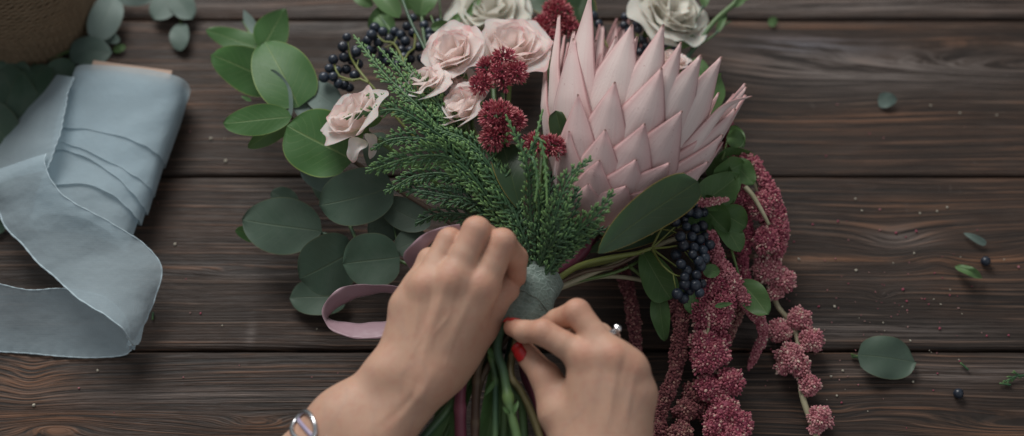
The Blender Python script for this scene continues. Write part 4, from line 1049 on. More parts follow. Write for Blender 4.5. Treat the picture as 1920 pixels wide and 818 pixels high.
# ================================================================ amaranth
def grains(mb, C, R, rr, dens=1.0, size=.088, t0=.45, stretch=(1, 1, 1)):
    n = int(235*(R/.8)**2*dens); k = np.arange(n); z = 1-2*(k+.5)/n; r = np.sqrt(1-z*z); th = k*2.39996
    d = np.stack([r*np.cos(th), r*np.sin(th), z], 1)
    st = np.random.default_rng(rr.randrange(9999)); 
    lump = 1+.20*np.sin(d[:, 0]*5+rr.random()*6)*np.sin(d[:, 1]*5+rr.random()*6)+.10*np.sin(d[:, 2]*9+rr.random()*6)
    jit = st.normal(0, .06, n)
    pos = C+d*(R*lump*(1+jit))[:, None]*np.array(stretch)
    dd = d+st.normal(0, .35, (n, 3))
    ti = np.clip(t0+st.normal(0, .20, n), 0, 1); pale = st.random(n) < .06; ti[pale] = 1
    balls(mb, pos, size*st.uniform(.65, 1.25, n), ICO1, ti, 1.7, dd)
def core(mb, C, R, t=.15):
    v, f = ICO2; mb.add(v*R*.93+C, f, None, t)
def rope(mb, path, r0, r1, rr, t0=.4, size=.082, dens=1.0):
    L = np.linalg.norm(np.diff(np.asarray(path), axis=0), axis=1).sum(); q = spline(path, max(12, int(L/.12))); T = np.gradient(q, axis=0)
    st = np.random.default_rng(rr.randrange(9999)); s = np.linspace(0, 1, len(q)); rad = (r0+(r1-r0)*s**1.6)*(1+.12*np.sin(s*L*2.1)+.08*np.sin(s*L*5))
    rad[-4:] *= np.linspace(.9, .4, 4); mb.tube(q, rad*.86, 9, .15)
    n = int(sum(2*pi*rad)*.12/(size*size*2.1)*dens); cs, ds = [], []
    for i in range(n):
        k = st.integers(0, len(q)); e1, e2 = frame(T[k]); th = st.random()*2*pi; d = e1*cos(th)+e2*sin(th)
        cs.append(q[k]+d*rad[k]*st.uniform(.85, 1.12)+nrm(T[k])*st.normal(0, .05)); ds.append(d+st.normal(0, .4, 3))
    ti = np.clip(t0+st.normal(0, .18, n), 0, 1); ti[st.random(n) < .05] = 1
    balls(mb, np.array(cs), size*st.uniform(.65, 1.2, n), ICO1, ti, 1.7, np.array(ds))
GA = 'amaranth tassels hanging right of the bouquet'
def amar(name, label, items, stems, mat='amar', t0=.45):
    first = items[0][1] if items[0][0] == 'b' else items[0][1][0]
    t_ = thing(name, label, 'amaranth', P(first[0], first[1], first[2]), GA); rr = random.Random(len(label)*7)
    for it in items:
        mb = MB(); mt = M[mat]
        if it[0] == 'b':
            px, py, h, rp = it[1]; C = P(px, py, h); R = rp/32.0; core(mb, C, R); grains(mb, C, R, rr, t0=t0+(it[2] if len(it) > 2 else 0), stretch=(1, 1.0, .95))
            # side lobes make the ball irregular
            for _ in range(3):
                d = nrm([rr.gauss(0, 1), rr.gauss(0, 1), abs(rr.gauss(0, .7))]); grains(mb, C+d*R*.55, R*.56, rr, t0=t0, dens=.9)
        else:
            rope(mb, PL(*it[1]), it[2]*.82, it[3]*.8, rr, t0=t0+(it[4] if len(it) > 4 else 0))
        mb.build('flower_cluster', mt, t_, smooth=False)
    for (pts, r0, r1) in stems: stem(t_, PL(*pts), r0, r1, M['stem_pale'])
    return t_
TI = (993, 562, 6.2)
amar('amaranth', 'long amaranth tassel ending in loose rosy balls along a pale bare stem at far right', [
    ('b', (1439, 506, 2.2, 30)), ('b', (1468, 526, 2.0, 26)), ('b', (1452, 548, 1.6, 16)), ('b', (1499, 598, 1.5, 23)), ('b', (1462, 620, 1.3, 24), -.1), ('b', (1521, 638, 1.4, 24)),
    ('b', (1484, 672, 1.6, 30)), ('b', (1500, 690, 1.4, 22)), ('b', (1466, 690, 1.3, 14)), ('b', (1518, 722, 1.3, 22)), ('b', (1538, 784, 1.2, 24)), ('b', (1528, 806, 1.0, 12))],
    [([(1400, 300, 3.6), (1418, 350, 4.0), (1436, 420, 3.4), (1440, 500, 2.0), (1455, 568, 1.2), (1482, 604, 1.1), (1496, 640, 1.1), (1500, 700, 1.0), (1505, 745, 1.0), (1524, 800, .9), (1540, 850, .9)], .14, .24)], 'amar_pale', .48)
amar('amaranth', 'thick pink amaranth rope curving down the outer right edge of the bouquet', [
    ('r', [(1385, 296, 4.2), (1412, 306, 4.6), (1440, 350, 4.6), (1462, 400, 4.0), (1466, 450, 3.0), (1452, 496, 2.2)], .55, .42, 0), ('b', (1436, 452, 3.8, 26)), ('b', (1424, 392, 4.4, 22), .1), ('b', (1432, 376, 4.4, 20)),
    ('r', [(1432, 352, 4.2), (1450, 390, 4.0), (1452, 440, 3.4)], .5, .4), ('b', (1444, 420, 3.4, 22))],
    [([(1398, 352, 5.2), (1412, 368, 5.4), (1428, 395, 5.3), (1442, 422, 5.0)], .20, .12)], 'amar', .52)
amar('amaranth', 'deep magenta amaranth rope hanging behind the green leaves on the right', [
    ('r', [(1352, 215, 4.0), (1368, 262, 4.0), (1378, 330, 4.2), (1394, 390, 3.8), (1400, 440, 3.2), (1392, 500, 2.6), (1400, 540, 2.2)], .62, .40, -.08), ('b', (1360, 250, 4.2, 22), -.2), ('b', (1390, 375, 4.2, 20)), ('b', (1385, 460, 3, 18))],
    [], 'amar', .40)
amar('amaranth', 'plump amaranth rope slanting down to a thin curled tip on the table', [
    ('r', [(1325, 440, 5.6), (1347, 488, 5.4), (1371, 521, 4.9), (1396, 563, 4.2), (1422, 596, 3.2), (1431, 630, 2.0), (1418, 660, 1.0), (1405, 690, .6)], .62, .22)],
    [([TI, (1140, 500, 5.2), (1260, 450, 5.4), (1325, 440, 5.6)], .2, .16)], 'amar_pale', .30)
amar('amaranth', 'heavy magenta amaranth tassel of clustered balls hanging to the bottom edge', [
    ('b', (1334, 530, 4.6, 30), -.05), ('b', (1352, 572, 4.2, 30)), ('b', (1322, 590, 4.2, 28)), ('b', (1345, 600, 4.0, 26)), ('b', (1312, 560, 4.2, 22)), ('b', (1362, 540, 4.4, 20)),
    ('b', (1318, 642, 3.6, 29)), ('b', (1340, 662, 3.4, 30)), ('b', (1320, 676, 3.4, 26)), ('b', (1350, 640, 3, 20), -.2), ('b', (1368, 716, 2.8, 27)), ('b', (1330, 728, 2.6, 26)), ('b', (1350, 742, 2.4, 20)),
    ('b', (1358, 772, 2.4, 30)), ('b', (1384, 798, 2.2, 28)), ('b', (1345, 800, 2.2, 28)), ('b', (1370, 822, 2.2, 30)), ('b', (1340, 835, 2, 24))],
    [([(1310, 440, 5.4), (1330, 510, 4.6), (1335, 600, 3.6), (1332, 650, 3.0), (1345, 720, 2.2), (1360, 800, 1.8), (1365, 870, 1.6)], .13, .12), ([(1330, 596, 4.6), (1328, 616, 4.4), (1322, 640, 4.2)], .10, .10)], 'amar', .46)
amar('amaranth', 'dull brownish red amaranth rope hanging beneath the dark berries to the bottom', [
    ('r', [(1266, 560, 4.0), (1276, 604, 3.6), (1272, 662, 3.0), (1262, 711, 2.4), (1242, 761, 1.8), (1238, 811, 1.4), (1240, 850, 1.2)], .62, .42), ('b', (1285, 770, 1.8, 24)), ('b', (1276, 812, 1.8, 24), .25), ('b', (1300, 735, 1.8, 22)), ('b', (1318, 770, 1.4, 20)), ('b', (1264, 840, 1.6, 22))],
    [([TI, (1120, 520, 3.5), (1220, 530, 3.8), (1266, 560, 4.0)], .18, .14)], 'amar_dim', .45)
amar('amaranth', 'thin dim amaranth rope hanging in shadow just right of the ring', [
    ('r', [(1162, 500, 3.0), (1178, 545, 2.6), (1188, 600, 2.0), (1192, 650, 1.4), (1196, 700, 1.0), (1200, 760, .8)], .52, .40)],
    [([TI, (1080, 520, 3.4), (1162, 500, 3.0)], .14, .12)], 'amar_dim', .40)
amar('amaranth', 'slender brownish amaranth tail between the big tassel and the slanting rope', [
    ('r', [(1398, 560, 2.4), (1380, 600, 2.0), (1362, 644, 1.4), (1348, 670, 1.0)], .38, .24)], [], 'amar_dim', .75)
amar('amaranth', 'tiny salmon amaranth tip poking out beside the top of the berry cluster', [
    ('r', [(1300, 381, 6.4), (1325, 380, 6.8), (1364, 374, 6.8)], .30, .20)], [([(1220, 440, 6), (1300, 381, 6.4)], .08, .08)], 'amar_pale', .55)

# ================================================================ soft green leaves on the right
t_ = thing('amaranth_foliage', 'soft veined green amaranth leaves spilling out right of the protea and berries', 'foliage', P(1340, 380, 5), G_B)
SL = M['soft_leaf']; 
for l in [(1336, 330, 6.0, 1392, 306, 5.6, 56, 'ovate', 20), (1372, 300, 5.4, 1415, 345, 5.2, 44, 'ovate', -10), (1305, 390, 6.0, 1384, 326, 6.2, 66, 'ovate', -12), (1330, 300, 5.4, 1378, 380, 5.8, 54, 'ovate', 30),
          (1310, 372, 5.4, 1368, 438, 5.2, 70, 'ovate', 20), (1350, 395, 5.6, 1398, 428, 5.4, 60, 'ovate', 10), (1345, 400, 5.0, 1386, 474, 4.8, 50, 'ovate', -15), (1386, 528, 4.6, 1440, 590, 4.6, 52, 'ovate', 12),
          (1318, 505, 6.0, 1350, 512, 6.0, 26, 'ovate', 0), (1340, 576, 5.4, 1374, 568, 5.4, 10, 'point', 0), (1362, 258, 5.4, 1396, 262, 5.4, 36, 'ovate', 0), (1372, 235, 5.2, 1392, 278, 5.2, 26, 'ovate', 20), (1238, 540, 4.2, 1244, 640, 2.6, 36, 'ovate', 25),
          (1300, 545, 5.0, 1296, 590, 4.6, 36, 'ovate', 0), (1200, 470, 5.2, 1260, 560, 4.4, 64, 'blade', 10), (1268, 600, 2.6, 1268, 630, 2.2, 16, 'ovate', 0), (1300, 330, 5.0, 1310, 440, 5.0, 60, 'ovate', 0),
          (1325, 215, 6.4, 1352, 140, 6.2, 44, 'ovate', 20), (1290, 190, 6.8, 1304, 126, 6.8, 38, 'ovate', -10), (1340, 300, 4.8, 1420, 300, 4.6, 44, 'ovate', 30), (1355, 470, 4.4, 1330, 530, 4.2, 30, 'ovate', 0)]:
    leaf(t_, P(*l[0:3]), P(*l[3:6]), l[6]/27, SL, l[7], roll=l[8], curl=random.uniform(-.12, .10), fold=.22, wave=.07, tint=random.uniform(0, .25))
for p_ in ([(1010, 540, 5.6), (1180, 500, 4.6), (1290, 400, 5.0), (1345, 320, 5.0), (1368, 250, 5)], [(1290, 400, 5.0), (1345, 400, 5.0), (1390, 530, 4.4)], [(1180, 500, 4.6), (1238, 540, 4.2), (1300, 545, 5.0)]):
    stem(t_, PL(*p_), .14, .08, M['stem_green'])
stem(t_, PL((990, 600, 7.8), (1020, 548, 8.2), (1075, 504, 7.6), (1130, 486, 7.0), (1200, 474, 6.0)), .24, .16, M['stem_yellow'])
stem(t_, PL((992, 604, 7.6), (1030, 545, 7.9), (1090, 512, 7.0), (1160, 496, 6.2), (1240, 450, 5.8)), .16, .12, M['stem_brown'])

# ================================================================ green sprigs at the top edge
t_ = thing('lisianthus_sprig', 'blurred pale green buds and thin stems rising left of the ivory rose', 'flower sprig', P(780, 40, 5), G_B)
for l in [(770, 20, 5.0, 775, -40, 5.4, 50, 'ovate', 0), (748, 34, 5, 700, -20, 5, 44, 'ovate', 20), (735, 62, 4.8, 705, 30, 5.0, 40, 'ovate', 10), (727, 14, 5, 690, 52, 4.6, 30, 'ovate', 0), (700, 10, 4.6, 660, -10, 4.8, 24, 'ovate', 0),
          (790, 30, 5.4, 800, -30, 5.8, 60, 'ovate', 0), (790, 32, 5.2, 765, -14, 5.6, 30, 'ovate', 30), (792, 34, 5.2, 815, -10, 5.8, 30, 'ovate', -30), (838, 60, 5, 870, 20, 5, 18, 'point', 0), (870, 36, 5.4, 905, -10, 5.4, 16, 'point', 0), (808, 54, 7, 852, 44, 7, 22, 'point', 0), (820, 56, 7, 862, 60, 7.4, 16, 'point', 0)]:
    leaf(t_, P(*l[0:3]), P(*l[3:6]), l[6]/27, SL, l[7], roll=l[8], fold=.3, tint=.3)
for p_, a_, b_ in (([(748, -20, 7.0), (770, 40, 7.6), (800, 100, 8.2), (850, 220, 8), (960, 460, 7), (990, 560, 7)], .11, .13), ([(790, 20, 5.2), (795, 70, 5.6), (806, 110, 6.0), (840, 240, 6), (985, 550, 6.8)], .12, .14),
                   ([(822, -20, 5), (826, 30, 5.2), (830, 80, 5.8)], .08, .08), ([(733, 60, 4.8), (752, 100, 5), (780, 160, 5.4)], .10, .10), ([(808, 30, 6), (822, 66, 6.6), (834, 90, 7)], .07, .08), ([(712, 30, 5), (735, 62, 5)], .16, .14)):
    stem(t_, PL(*p_), a_, b_, M['stem_bluegreen'])
t_ = thing('lisianthus_sprig', 'blurred green stalks with small buds reaching to the top edge right of the protea', 'flower sprig', P(1330, 60, 4), G_B)
for p_, a_, b_ in (([(1180, 200, 4), (1260, 140, 4.2), (1302, 90, 4.4), (1340, 40, 4.6), (1378, 6, 4.8), (1400, -20, 4.8)], .16, .20), ([(1302, 90, 4.4), (1345, 60, 4.4), (1352, 30, 4.6)], .08, .08), ([(1322, 8, 4.8), (1305, 34, 4.6), (1290, 70, 4.4)], .10, .10), ([(1345, 56, 4.4), (1370, 40, 4.4)], .06, .06),
                   ([(1210, 110, 4.6), (1240, 80, 4.8), (1275, 76, 4.8)], .06, .06), ([(1260, 120, 4.4), (1290, 110, 4.6), (1302, 118, 4.6)], .06, .06), ([(1240, 70, 4.8), (1262, 54, 4.8)], .06, .06)):
    stem(t_, PL(*p_), a_, b_, M['stem_bluegreen'])
for l in [(1375, 12, 4.8, 1398, -6, 4.8, 16, 'ovate', 0), (1388, 0, 4.8, 1405, -14, 4.8, 20, 'ovate', 0), (1345, 62, 4.4, 1362, 24, 4.4, 14, 'point', 0), (1305, 84, 4.4, 1290, 70, 4.6, 18, 'ovate', 0), (1232, 98, 4.6, 1262, 70, 4.8, 24, 'ovate', 0), (1205, 130, 4.4, 1222, 100, 4.6, 22, 'ovate', 0), (1275, 92, 4.6, 1300, 66, 4.7, 20, 'ovate', 0), (1322, 14, 4.8, 1318, -22, 4.8, 22, 'ovate', 0),
          (1330, 150, 4.4, 1300, 110, 4.5, 26, 'ovate', 0)]:
    leaf(t_, P(*l[0:3]), P(*l[3:6]), l[6]/27, SL, l[7], roll=l[8], fold=.3, tint=.4)
t_ = thing('broad_leaf', 'large dark blurred leaf at the top edge behind the crimson sedum', 'leaf', P(1050, 0, 3), G_B)
leaf(t_, P(1110, 30, 3.4), P(960, -20, 3.8), 3.2, M['prot_leaf'], 'ovate', roll=10, name='blade')
leaf(t_, P(1100, 60, 3.4), P(1060, -40, 3.2), 3.0, M['prot_leaf'], 'ovate', roll=-10, name='blade')
stem(t_, PL((1110, 30, 3.4), (1090, 300, 4), (1000, 540, 6)), .1, .14, M['stem_green'])

# ================================================================ cut stems below the tie
def cut(label, pts, r0, r1, mat, node=None, extra=None):
    t_ = thing('cut_stem', label, 'stem', P(*pts[0]), 'cut stems below the lace tie')
    stem(t_, PL(*pts), r0, r1, M[mat], 'stalk', seg=12, n=50, node=node)
    for l in (extra or []): leaf(t_, P(*l[0:3]), P(*l[3:6]), l[6]/27, M[l[8]] if len(l) > 8 else SL, l[7], fold=.3, curl=.1, name='bract_leaf')
    return t_
cut('bright green stem with a swollen pale node between the two hands', [(975, 520, 7.8), (934, 640, 8.3), (945, 700, 8.2), (958, 772, 8.0), (970, 820, 7.8), (985, 900, 7.4)], .27, .30, 'stem_bluegreen', [(.62, .45, .025)],
    [(957, 775, 8.3, 942, 764, 8.5, 8, 'point'), (962, 776, 8.3, 972, 752, 8.4, 8, 'point')])
cut('thin dark green stem with a small light bud beside the noded stem', [(970, 540, 7.4), (925, 650, 7.6), (929, 710, 7.5), (929, 780, 7.2), (928, 900, 6.8)], .19, .20, 'stem_bluegreen', [(.38, .7, .03), (.52, .4, .02)],
    [(925, 672, 7.9, 917, 652, 8.1, 10, 'ovate'), (927, 676, 7.9, 932, 655, 8.1, 8, 'point'), (930, 712, 7.7, 908, 742, 7.4, 8, 'point')])
cut('glossy maroon stem by the edge of the left wrist', [(960, 560, 6.8), (885, 660, 6.9), (865, 720, 6.9), (863, 790, 6.6), (868, 900, 6.2)], .34, .40, 'stem_maroon', [(.66, .15, .02)])
cut('rough brown woody stem right of the maroon stem', [(965, 560, 7.0), (903, 670, 7.2), (893, 730, 7.1), (891, 800, 6.8), (890, 900, 6.4)], .25, .28, 'stem_brown', [(.5, .25, .015), (.72, .2, .02)])
cut('olive brown stem with a cut side twig crossing towards the thumb', [(985, 560, 7.4), (958, 690, 8.0), (978, 735, 8.0), (1002, 785, 7.8), (1030, 870, 7.4)], .20, .23, 'stem_olive', [(.35, .4, .015), (.5, .2, .02)])
cut('dark purple stem tucked beside the red thumbnail', [(995, 560, 7.2), (980, 650, 7.4), (995, 710, 7.4), (1012, 760, 7.2), (1040, 860, 6.8)], .34, .34, 'stem_maroon')
cut('dark green stem running down beside the left forearm', [(960, 570, 6.4), (900, 680, 6.4), (845, 760, 6.2), (795, 820, 6.0), (740, 890, 5.8)], .30, .28, 'stem_bluegreen')
cut('thin green stem slanting in front of the forearm shadow', [(965, 570, 6.0), (910, 680, 6.0), (862, 760, 5.8), (830, 830, 5.6), (800, 900, 5.4)], .20, .20, 'stem_green')
cut('green stem in shade behind the noded stem', [(985, 570, 6.4), (955, 700, 6.6), (978, 760, 6.4), (985, 850, 6.0)], .28, .26, 'stem_bluegreen')
cut('dark stem at the bottom edge beside the noded stem', [(975, 570, 6.2), (948, 700, 6.2), (945, 800, 6.0), (942, 880, 5.8)], .24, .24, 'stem_bluegreen')
t_ = thing('stripped_leaf', 'yellow green leaf blade hanging among the cut stems at the bottom', 'leaf', P(835, 780, 5), 'leaves among the cut stems')
leaf(t_, P(905, 680, 6.0), P(815, 850, 5.0), 1.9, SL, 'blade', roll=20, tint=.3, name='blade')
t_ = thing('stripped_leaf', 'dim olive leaf blade between the brown stem and the green stems', 'leaf', P(920, 740, 5), 'leaves among the cut stems')
leaf(t_, P(935, 660, 6.2), P(905, 840, 5.6), 1.5, SL, 'blade', roll=-20, name='blade')
t_ = thing('stripped_leaf', 'narrow pale leaf behind the noded stem at the bottom edge', 'leaf', P(945, 760, 5), 'leaves among the cut stems')
leaf(t_, P(945, 690, 5.4), P(948, 860, 4.8), 1.0, SL, 'blade', roll=10, tint=.5, name='blade')

# ================================================================ lace tie
ax = nrm(P(970, 618, 7.9)-P(1010, 520, 7.6)); c0 = P(1007, 524, 7.6)
e1, e2 = frame(ax, CAMDIR)
lace = thing('lace_tie', 'sage green lace tape wound round the stems between the two hands', 'lace tape', TIE)
for k, (s0, s1, R, sl) in enumerate([(-.35, 3.9, 1.28, 0), (-.35, 1.5, 1.42, .42), (.9, 2.3, 1.50, -.50), (1.9, 3.7, 1.42, .55), (.2, 3.0, 1.36, -.75)]):
    nu, nv = 26, 96; g = np.zeros((nu, nv, 3)); ph = random.random()*6
    for i in range(nu):
        u = i/(nu-1); s = s0+(s1-s0)*u
        for j in range(nv):
            t = 2*pi*j/nv; fl = 1+.12*abs(sin(s*.8))
            r = R*(1.0+.10*(max(0, .6-s)/.6 if s < .6 else 0))+.04*sin(3*t+s*2.2+ph)+.02*sin(7*t+s*1.5+ph)+.02*sin(s*5+t*2+ph)
            g[i, j] = c0+ax*(s+sl*sin(t+ph)+.04*sin(9*t+ph))+(e1*cos(t)*.86+e2*sin(t)*1.12)*r
    mb = MB(); mb.grid(g, closed=True); mb.build('tape_turn', M['lace'], lace, solid=.05)

# ================================================================ ribbons
def sheet(mb, A, B, nu=60, nv=14, belly=0.0, ripple=0.0, rf=9, seed=0, hem=None, bow=None):
    a = spline(A, nu); b = spline(B, nu); v = np.linspace(0, 1, nv)[None, :, None]
    g = a[:, None]*(1-v)+b[:, None]*v
    u = np.linspace(0, 1, nu)[:, None]; vv = v[..., 0]
    du = np.gradient(g, axis=0); dv = np.gradient(g, axis=1); n = np.cross(du, dv); n /= np.linalg.norm(n, axis=-1, keepdims=True)+1e-9
    n *= np.sign(n@CAMDIR+1e-6)[..., None]
    d = belly*np.sin(pi*vv)*np.ones_like(u)+ripple*(np.sin(u*rf+vv*2+seed)*.5+np.sin(u*rf*2.3+vv*5+seed*2)*.25+np.sin(vv*9+u*3+seed)*.35)
    d = d+.035*np.sin(u*rf*9+seed)*(np.exp(-((vv)/.06)**2)+np.exp(-((1-vv)/.06)**2))
    g = g+n*d[..., None]
    mb.grid(g); return g
def hemline(parent, g, col, mat='hem', r=.055):
    mb = MB(); p = g[:, col]; mb.tube(p, r*(1+.3*np.sin(np.arange(len(p))*1.7)), 6, .5); mb.build('hem', M[mat], parent)

roll = thing('ribbon_roll', 'wide pale blue chiffon ribbon wound on a card with its tail looping on the table', 'ribbon', P(190, 300, 0))
# kraft card sticking out at the top
ctr = [(252, 160, 2.3), (238, 220, 2.4), (215, 300, 2.4), (178, 380, 2.4), (150, 450, 2.3)]
def box(mb, c, ex, ey, ez, c_=.4):
    v = np.array([c+ex*i+ey*j+ez*k for i in (-1, 1) for j in (-1, 1) for k in (-1, 1)])
    mb.add(v, [(0, 1, 3, 2), (4, 6, 7, 5), (0, 4, 5, 1), (2, 3, 7, 6), (0, 2, 6, 4), (1, 5, 7, 3)], None, c_)
ca, cb_ = P(252, 142, 2.0), P(165, 430, 2.0); cl = nrm(ca-cb_); cw = nrm(P(330, 156, 2.0)-P(174, 136, 2.0)); cw = nrm(cw-cl*np.dot(cw, cl)); cn = np.cross(cw, cl); cn = cn*np.sign(cn[2])
mb = MB(); mid = (ca+cb_)/2; hl = np.linalg.norm(ca-cb_)/2
box(mb, ca-cl*hl*.42, cw*3.0, cl*hl*.45, cn*.85, .35); o = mb.build('card_core', M['card'], roll, smooth=False)
mb = MB(); box(mb, ca+cl*.0+cn*.86, cw*3.05, cl*.35, cn*.05, .9); mb.build('card_flap', M['card'], roll, smooth=False)
# wraps: nested loops with slanting lower edges
def wrap(tk0, tk1, Wl, Hh, skew, curve, shift=0.0, k=0):
    nu, nv = 40, 120; g = np.zeros((nu, nv, 3)); L = hl*2
    for i in range(nu):
        u = i/(nu-1)
        for j in range(nv):
            t = 2*pi*j/nv; ct, st_ = cos(t), sin(t)
            x = np.sign(ct)*abs(ct)**.72; z = np.sign(st_)*abs(st_)**.66
            a1 = tk1+skew*x+curve*(1-x*x)+.003*sin(13*t+k)
            s = tk0+(a1-tk0)*u
            lift = .03*max(0, u-.80)/.2+.035*sin(7*t+k*2)*max(0, u-.6)       # the free selvedge stands off a little
            wid = Wl*(1.0-.05*s)+.05*sin(s*9+t*2)
            zz = Hh*(1+.06*sin(t*2+s*5))+.05*sin(s*13+x*3+k)+.05*sin(s*29+x*7+k*2)*abs(x)+lift
            g[i, j] = ca-cl*(s*L)+cw*(x*(wid+lift*.5)+shift*s)+cn*(z*zz)
    mb = MB(); mb.grid(g, closed=True); mb.build('ribbon_wrap', M['ribbon'], roll)
    mb = MB(); mb.tube(np.vstack([g[-1], g[-1][:1]]), .018, 6, .5, cap=False); mb.build('hem', M['hem'], roll)
wrap(.03, .50, 4.40, 1.90, .03, -.04, -.3, 0)
wrap(.06, .63, 4.30, 1.80, .10, -.02, -.3, 1)
wrap(.08, .72, 4.22, 1.71, .13, -.07, -.3, 2)
wrap(.10, .90, 4.10, 1.60, .02, -.11, -.4, 3)
wrap(.12, 1.06, 3.86, 1.42, .03, -.08, -.5, 4)
# sheet leaving the roll at the upper left
mb = MB()
g = sheet(mb, PL((140, 146, 4.2), (124, 185, 4.8), (116, 240, 4.95), (100, 286, 4.95), (84, 318, 4.8)),
          PL((100, 146, .9), (62, 188, .8), (22, 240, .8), (-30, 318, .9), (-60, 372, 1.0)), belly=.3, ripple=.13, seed=2)
mb.build('ribbon_tail', M['ribbon'], roll); hemline(roll, g, 0, r=.04)
mb = MB()   # the tail sweeping right and folding back
g = sheet(mb, PL((-90, 352, 1.6), (-14, 382, 2.4), (12, 428, 2.6), (42, 458, 2.7), (72, 494, 2.9), (100, 517, 3.1), (148, 560, 3.6), (196, 592, 3.9), (226, 616, 3.6), (243, 640, 2.6), (246, 655, 1.4)),
          PL((88, 290, 4.9), (86, 306, 4.95), (92, 328, 4.9), (112, 358, 4.8), (140, 380, 4.6), (182, 404, 4.3), (226, 430, 3.7), (270, 458, 3.0), (303, 502, 2.6), (290, 560, 2.1), (248, 655, 1.0)), belly=.30, ripple=.16, seed=5, nu=90)
mb.build('ribbon_tail', M['ribbon'], roll); hemline(roll, g, 0, r=.06); hemline(roll, g, -1, r=.045)
mb = MB()
g = sheet(mb, PL((246, 655, 1.2), (238, 600, 1.6), (200, 560, 2.2), (150, 545, 2.5), (110, 541, 2.6), (60, 544, 2.6), (20, 538, 2.8), (-20, 528, 2.8)),
          PL((247, 657, .9), (226, 668, .35), (170, 671, .2), (110, 668, .15), (60, 663, .15), (0, 660, .2), (-30, 655, .2), (-60, 650, .2)), belly=-.3, ripple=.12, seed=8, nu=80)
mb.build('ribbon_tail', M['ribbon'], roll); hemline(roll, g, 0, r=.04); hemline(roll, g, -1, r=.04)

mauve = thing('satin_ribbon', 'narrow mauve satin ribbon looping out from under the left wrist', 'ribbon', P(650, 590, 3))
mb = MB()
sheet(mb, PL((862, 420, 11.4), (838, 424, 11.2), (800, 436, 10.6), (772, 458, 10.0), (756, 482, 9.2), (775, 515, 7.4), (765, 536, 5.8), (700, 534, 5.2), (647, 537, 5.0), (618, 556, 5.0), (604, 582, 4.8), (609, 605, 4.6), (626, 622, 4.6), (660, 634, 4.6), (706, 635, 4.6), (770, 625, 4.6)),
      PL((868, 438, 11.0), (842, 434, 10.9), (812, 452, 10.2), (795, 474, 9.6), (785, 498, 8.4), (800, 525, 6.4), (770, 548, 4.6), (712, 550, 4.2), (662, 562, 4.0), (634, 577, 3.9), (616, 592, 3.8), (616, 597, 3.8), (634, 602, 3.8), (665, 606, 3.8), (712, 603, 3.8), (770, 594, 3.8)), nu=130, nv=8, belly=.03, ripple=.02)
mb.build('satin_band', M['satin'], mauve, solid=.025)

# ================================================================ basket
BR, BH = 5.6, 10.6; bc = P(42, 126, 0)+np.array([0, BR*.88, 0])
bk = thing('straw_basket', 'round woven straw basket cut off by the top left corner', 'basket', bc)
mb = MB(); rows = 44; rngb = random.Random(4)
for k in range(rows):
    z = .12+k*BH/rows; r = BR*(.86+.16*math.sin(min(1, k/rows*1.1)*pi*.55)); n = 150; ph = rngb.random()*.1+(k % 2)*pi
    th = np.linspace(0, 2*pi, n, endpoint=False)
    rr_ = r+.10*np.sin(th*30+ph)+.03*np.sin(th*97+k)
    mb.tube(np.vstack([np.stack([bc[0]+rr_*np.cos(th), bc[1]+rr_*np.sin(th), z+.05*np.sin(th*15+k)], 1)]+[np.array([[bc[0]+rr_[0], bc[1], z]])]), .155, 6, .4, cap=False)
mb.build('woven_wall', M['wicker'], bk)
mb = MB(); th = np.linspace(0, 2*pi, 90)
for q in range(3):
    mb.tube(np.stack([bc[0]+(BR*1.03+.14*np.sin(th*26+q*2.1))*np.cos(th), bc[1]+(BR*1.03+.14*np.sin(th*26+q*2.1))*np.sin(th), BH+.1+.14*np.cos(th*26+q*2.1)], 1), .16, 6, .8, cap=False)
mb.build('rim', M['wicker'], bk)
mb = MB(); g = np.array([[bc+np.array([cos(t)*r, sin(t)*r, z]) for t in np.linspace(0, 2*pi, 60, endpoint=False)] for r, z in ((.1, .1), (BR*.84, .1), (BR*.96, BH*.6), (BR*.98, BH))])
mb.grid(g, closed=True); mb.build('lining', M['wicker'], bk)

# ================================================================ loose bits on the table
def single_leaf(name, label, B, T, w, mat, shape, group=None, cat='leaf', **kw):
    t_ = thing(name, label, cat, B, group); leaf(t_, B, T, w, mat, shape, name='blade', **kw); return t_
GL = 'loose leaves on the planks'
fl = single_leaf('fallen_leaf', 'round grey green eucalyptus leaf lying alone on the planks at lower right', P(1608, 668, .9), P(1716, 678, .5), 3.0, M['euc_dark'], 'round', GL, roll=-8, curl=.06, fold=.06, wave=.06, tint=.35)
stem(fl, PL((1596, 664, .3), (1612, 669, .8)), .05, .05, M['stem_green'])
single_leaf('fallen_leaf', 'small pale green leaf fragment in the middle of the upper right plank', P(1646, 188, .3), P(1682, 188, .5), 1.2, M['euc_far'], 'heart', GL, roll=0, tint=.4)
single_leaf('fallen_leaf', 'tiny yellow green leaf scrap just below the top plank seam', P(1440, 40, .3), P(1458, 42, .3), .8, M['soft_leaf'], 'ovate', GL, tint=.3)
single_leaf('fallen_leaf', 'short grey green leaf strip above the loose dark berry', P(1806, 438, .3), P(1850, 457, .4), .55, M['euc_far'], 'blade', GL, tint=.3)
single_leaf('fallen_leaf', 'curled light green leaf scrap below left of the loose dark berry', P(1790, 500, .3), P(1842, 522, .4), .7, M['soft_leaf'], 'ovate', GL, curl=.3, fold=.6, wave=.25, tint=.4)
single_leaf('fallen_leaf', 'small yellow green scrap between the basket leaves and the ribbon card', P(212, 96, .3), P(236, 86, .3), .6, M['soft_leaf'], 'ovate', GL, tint=.3)
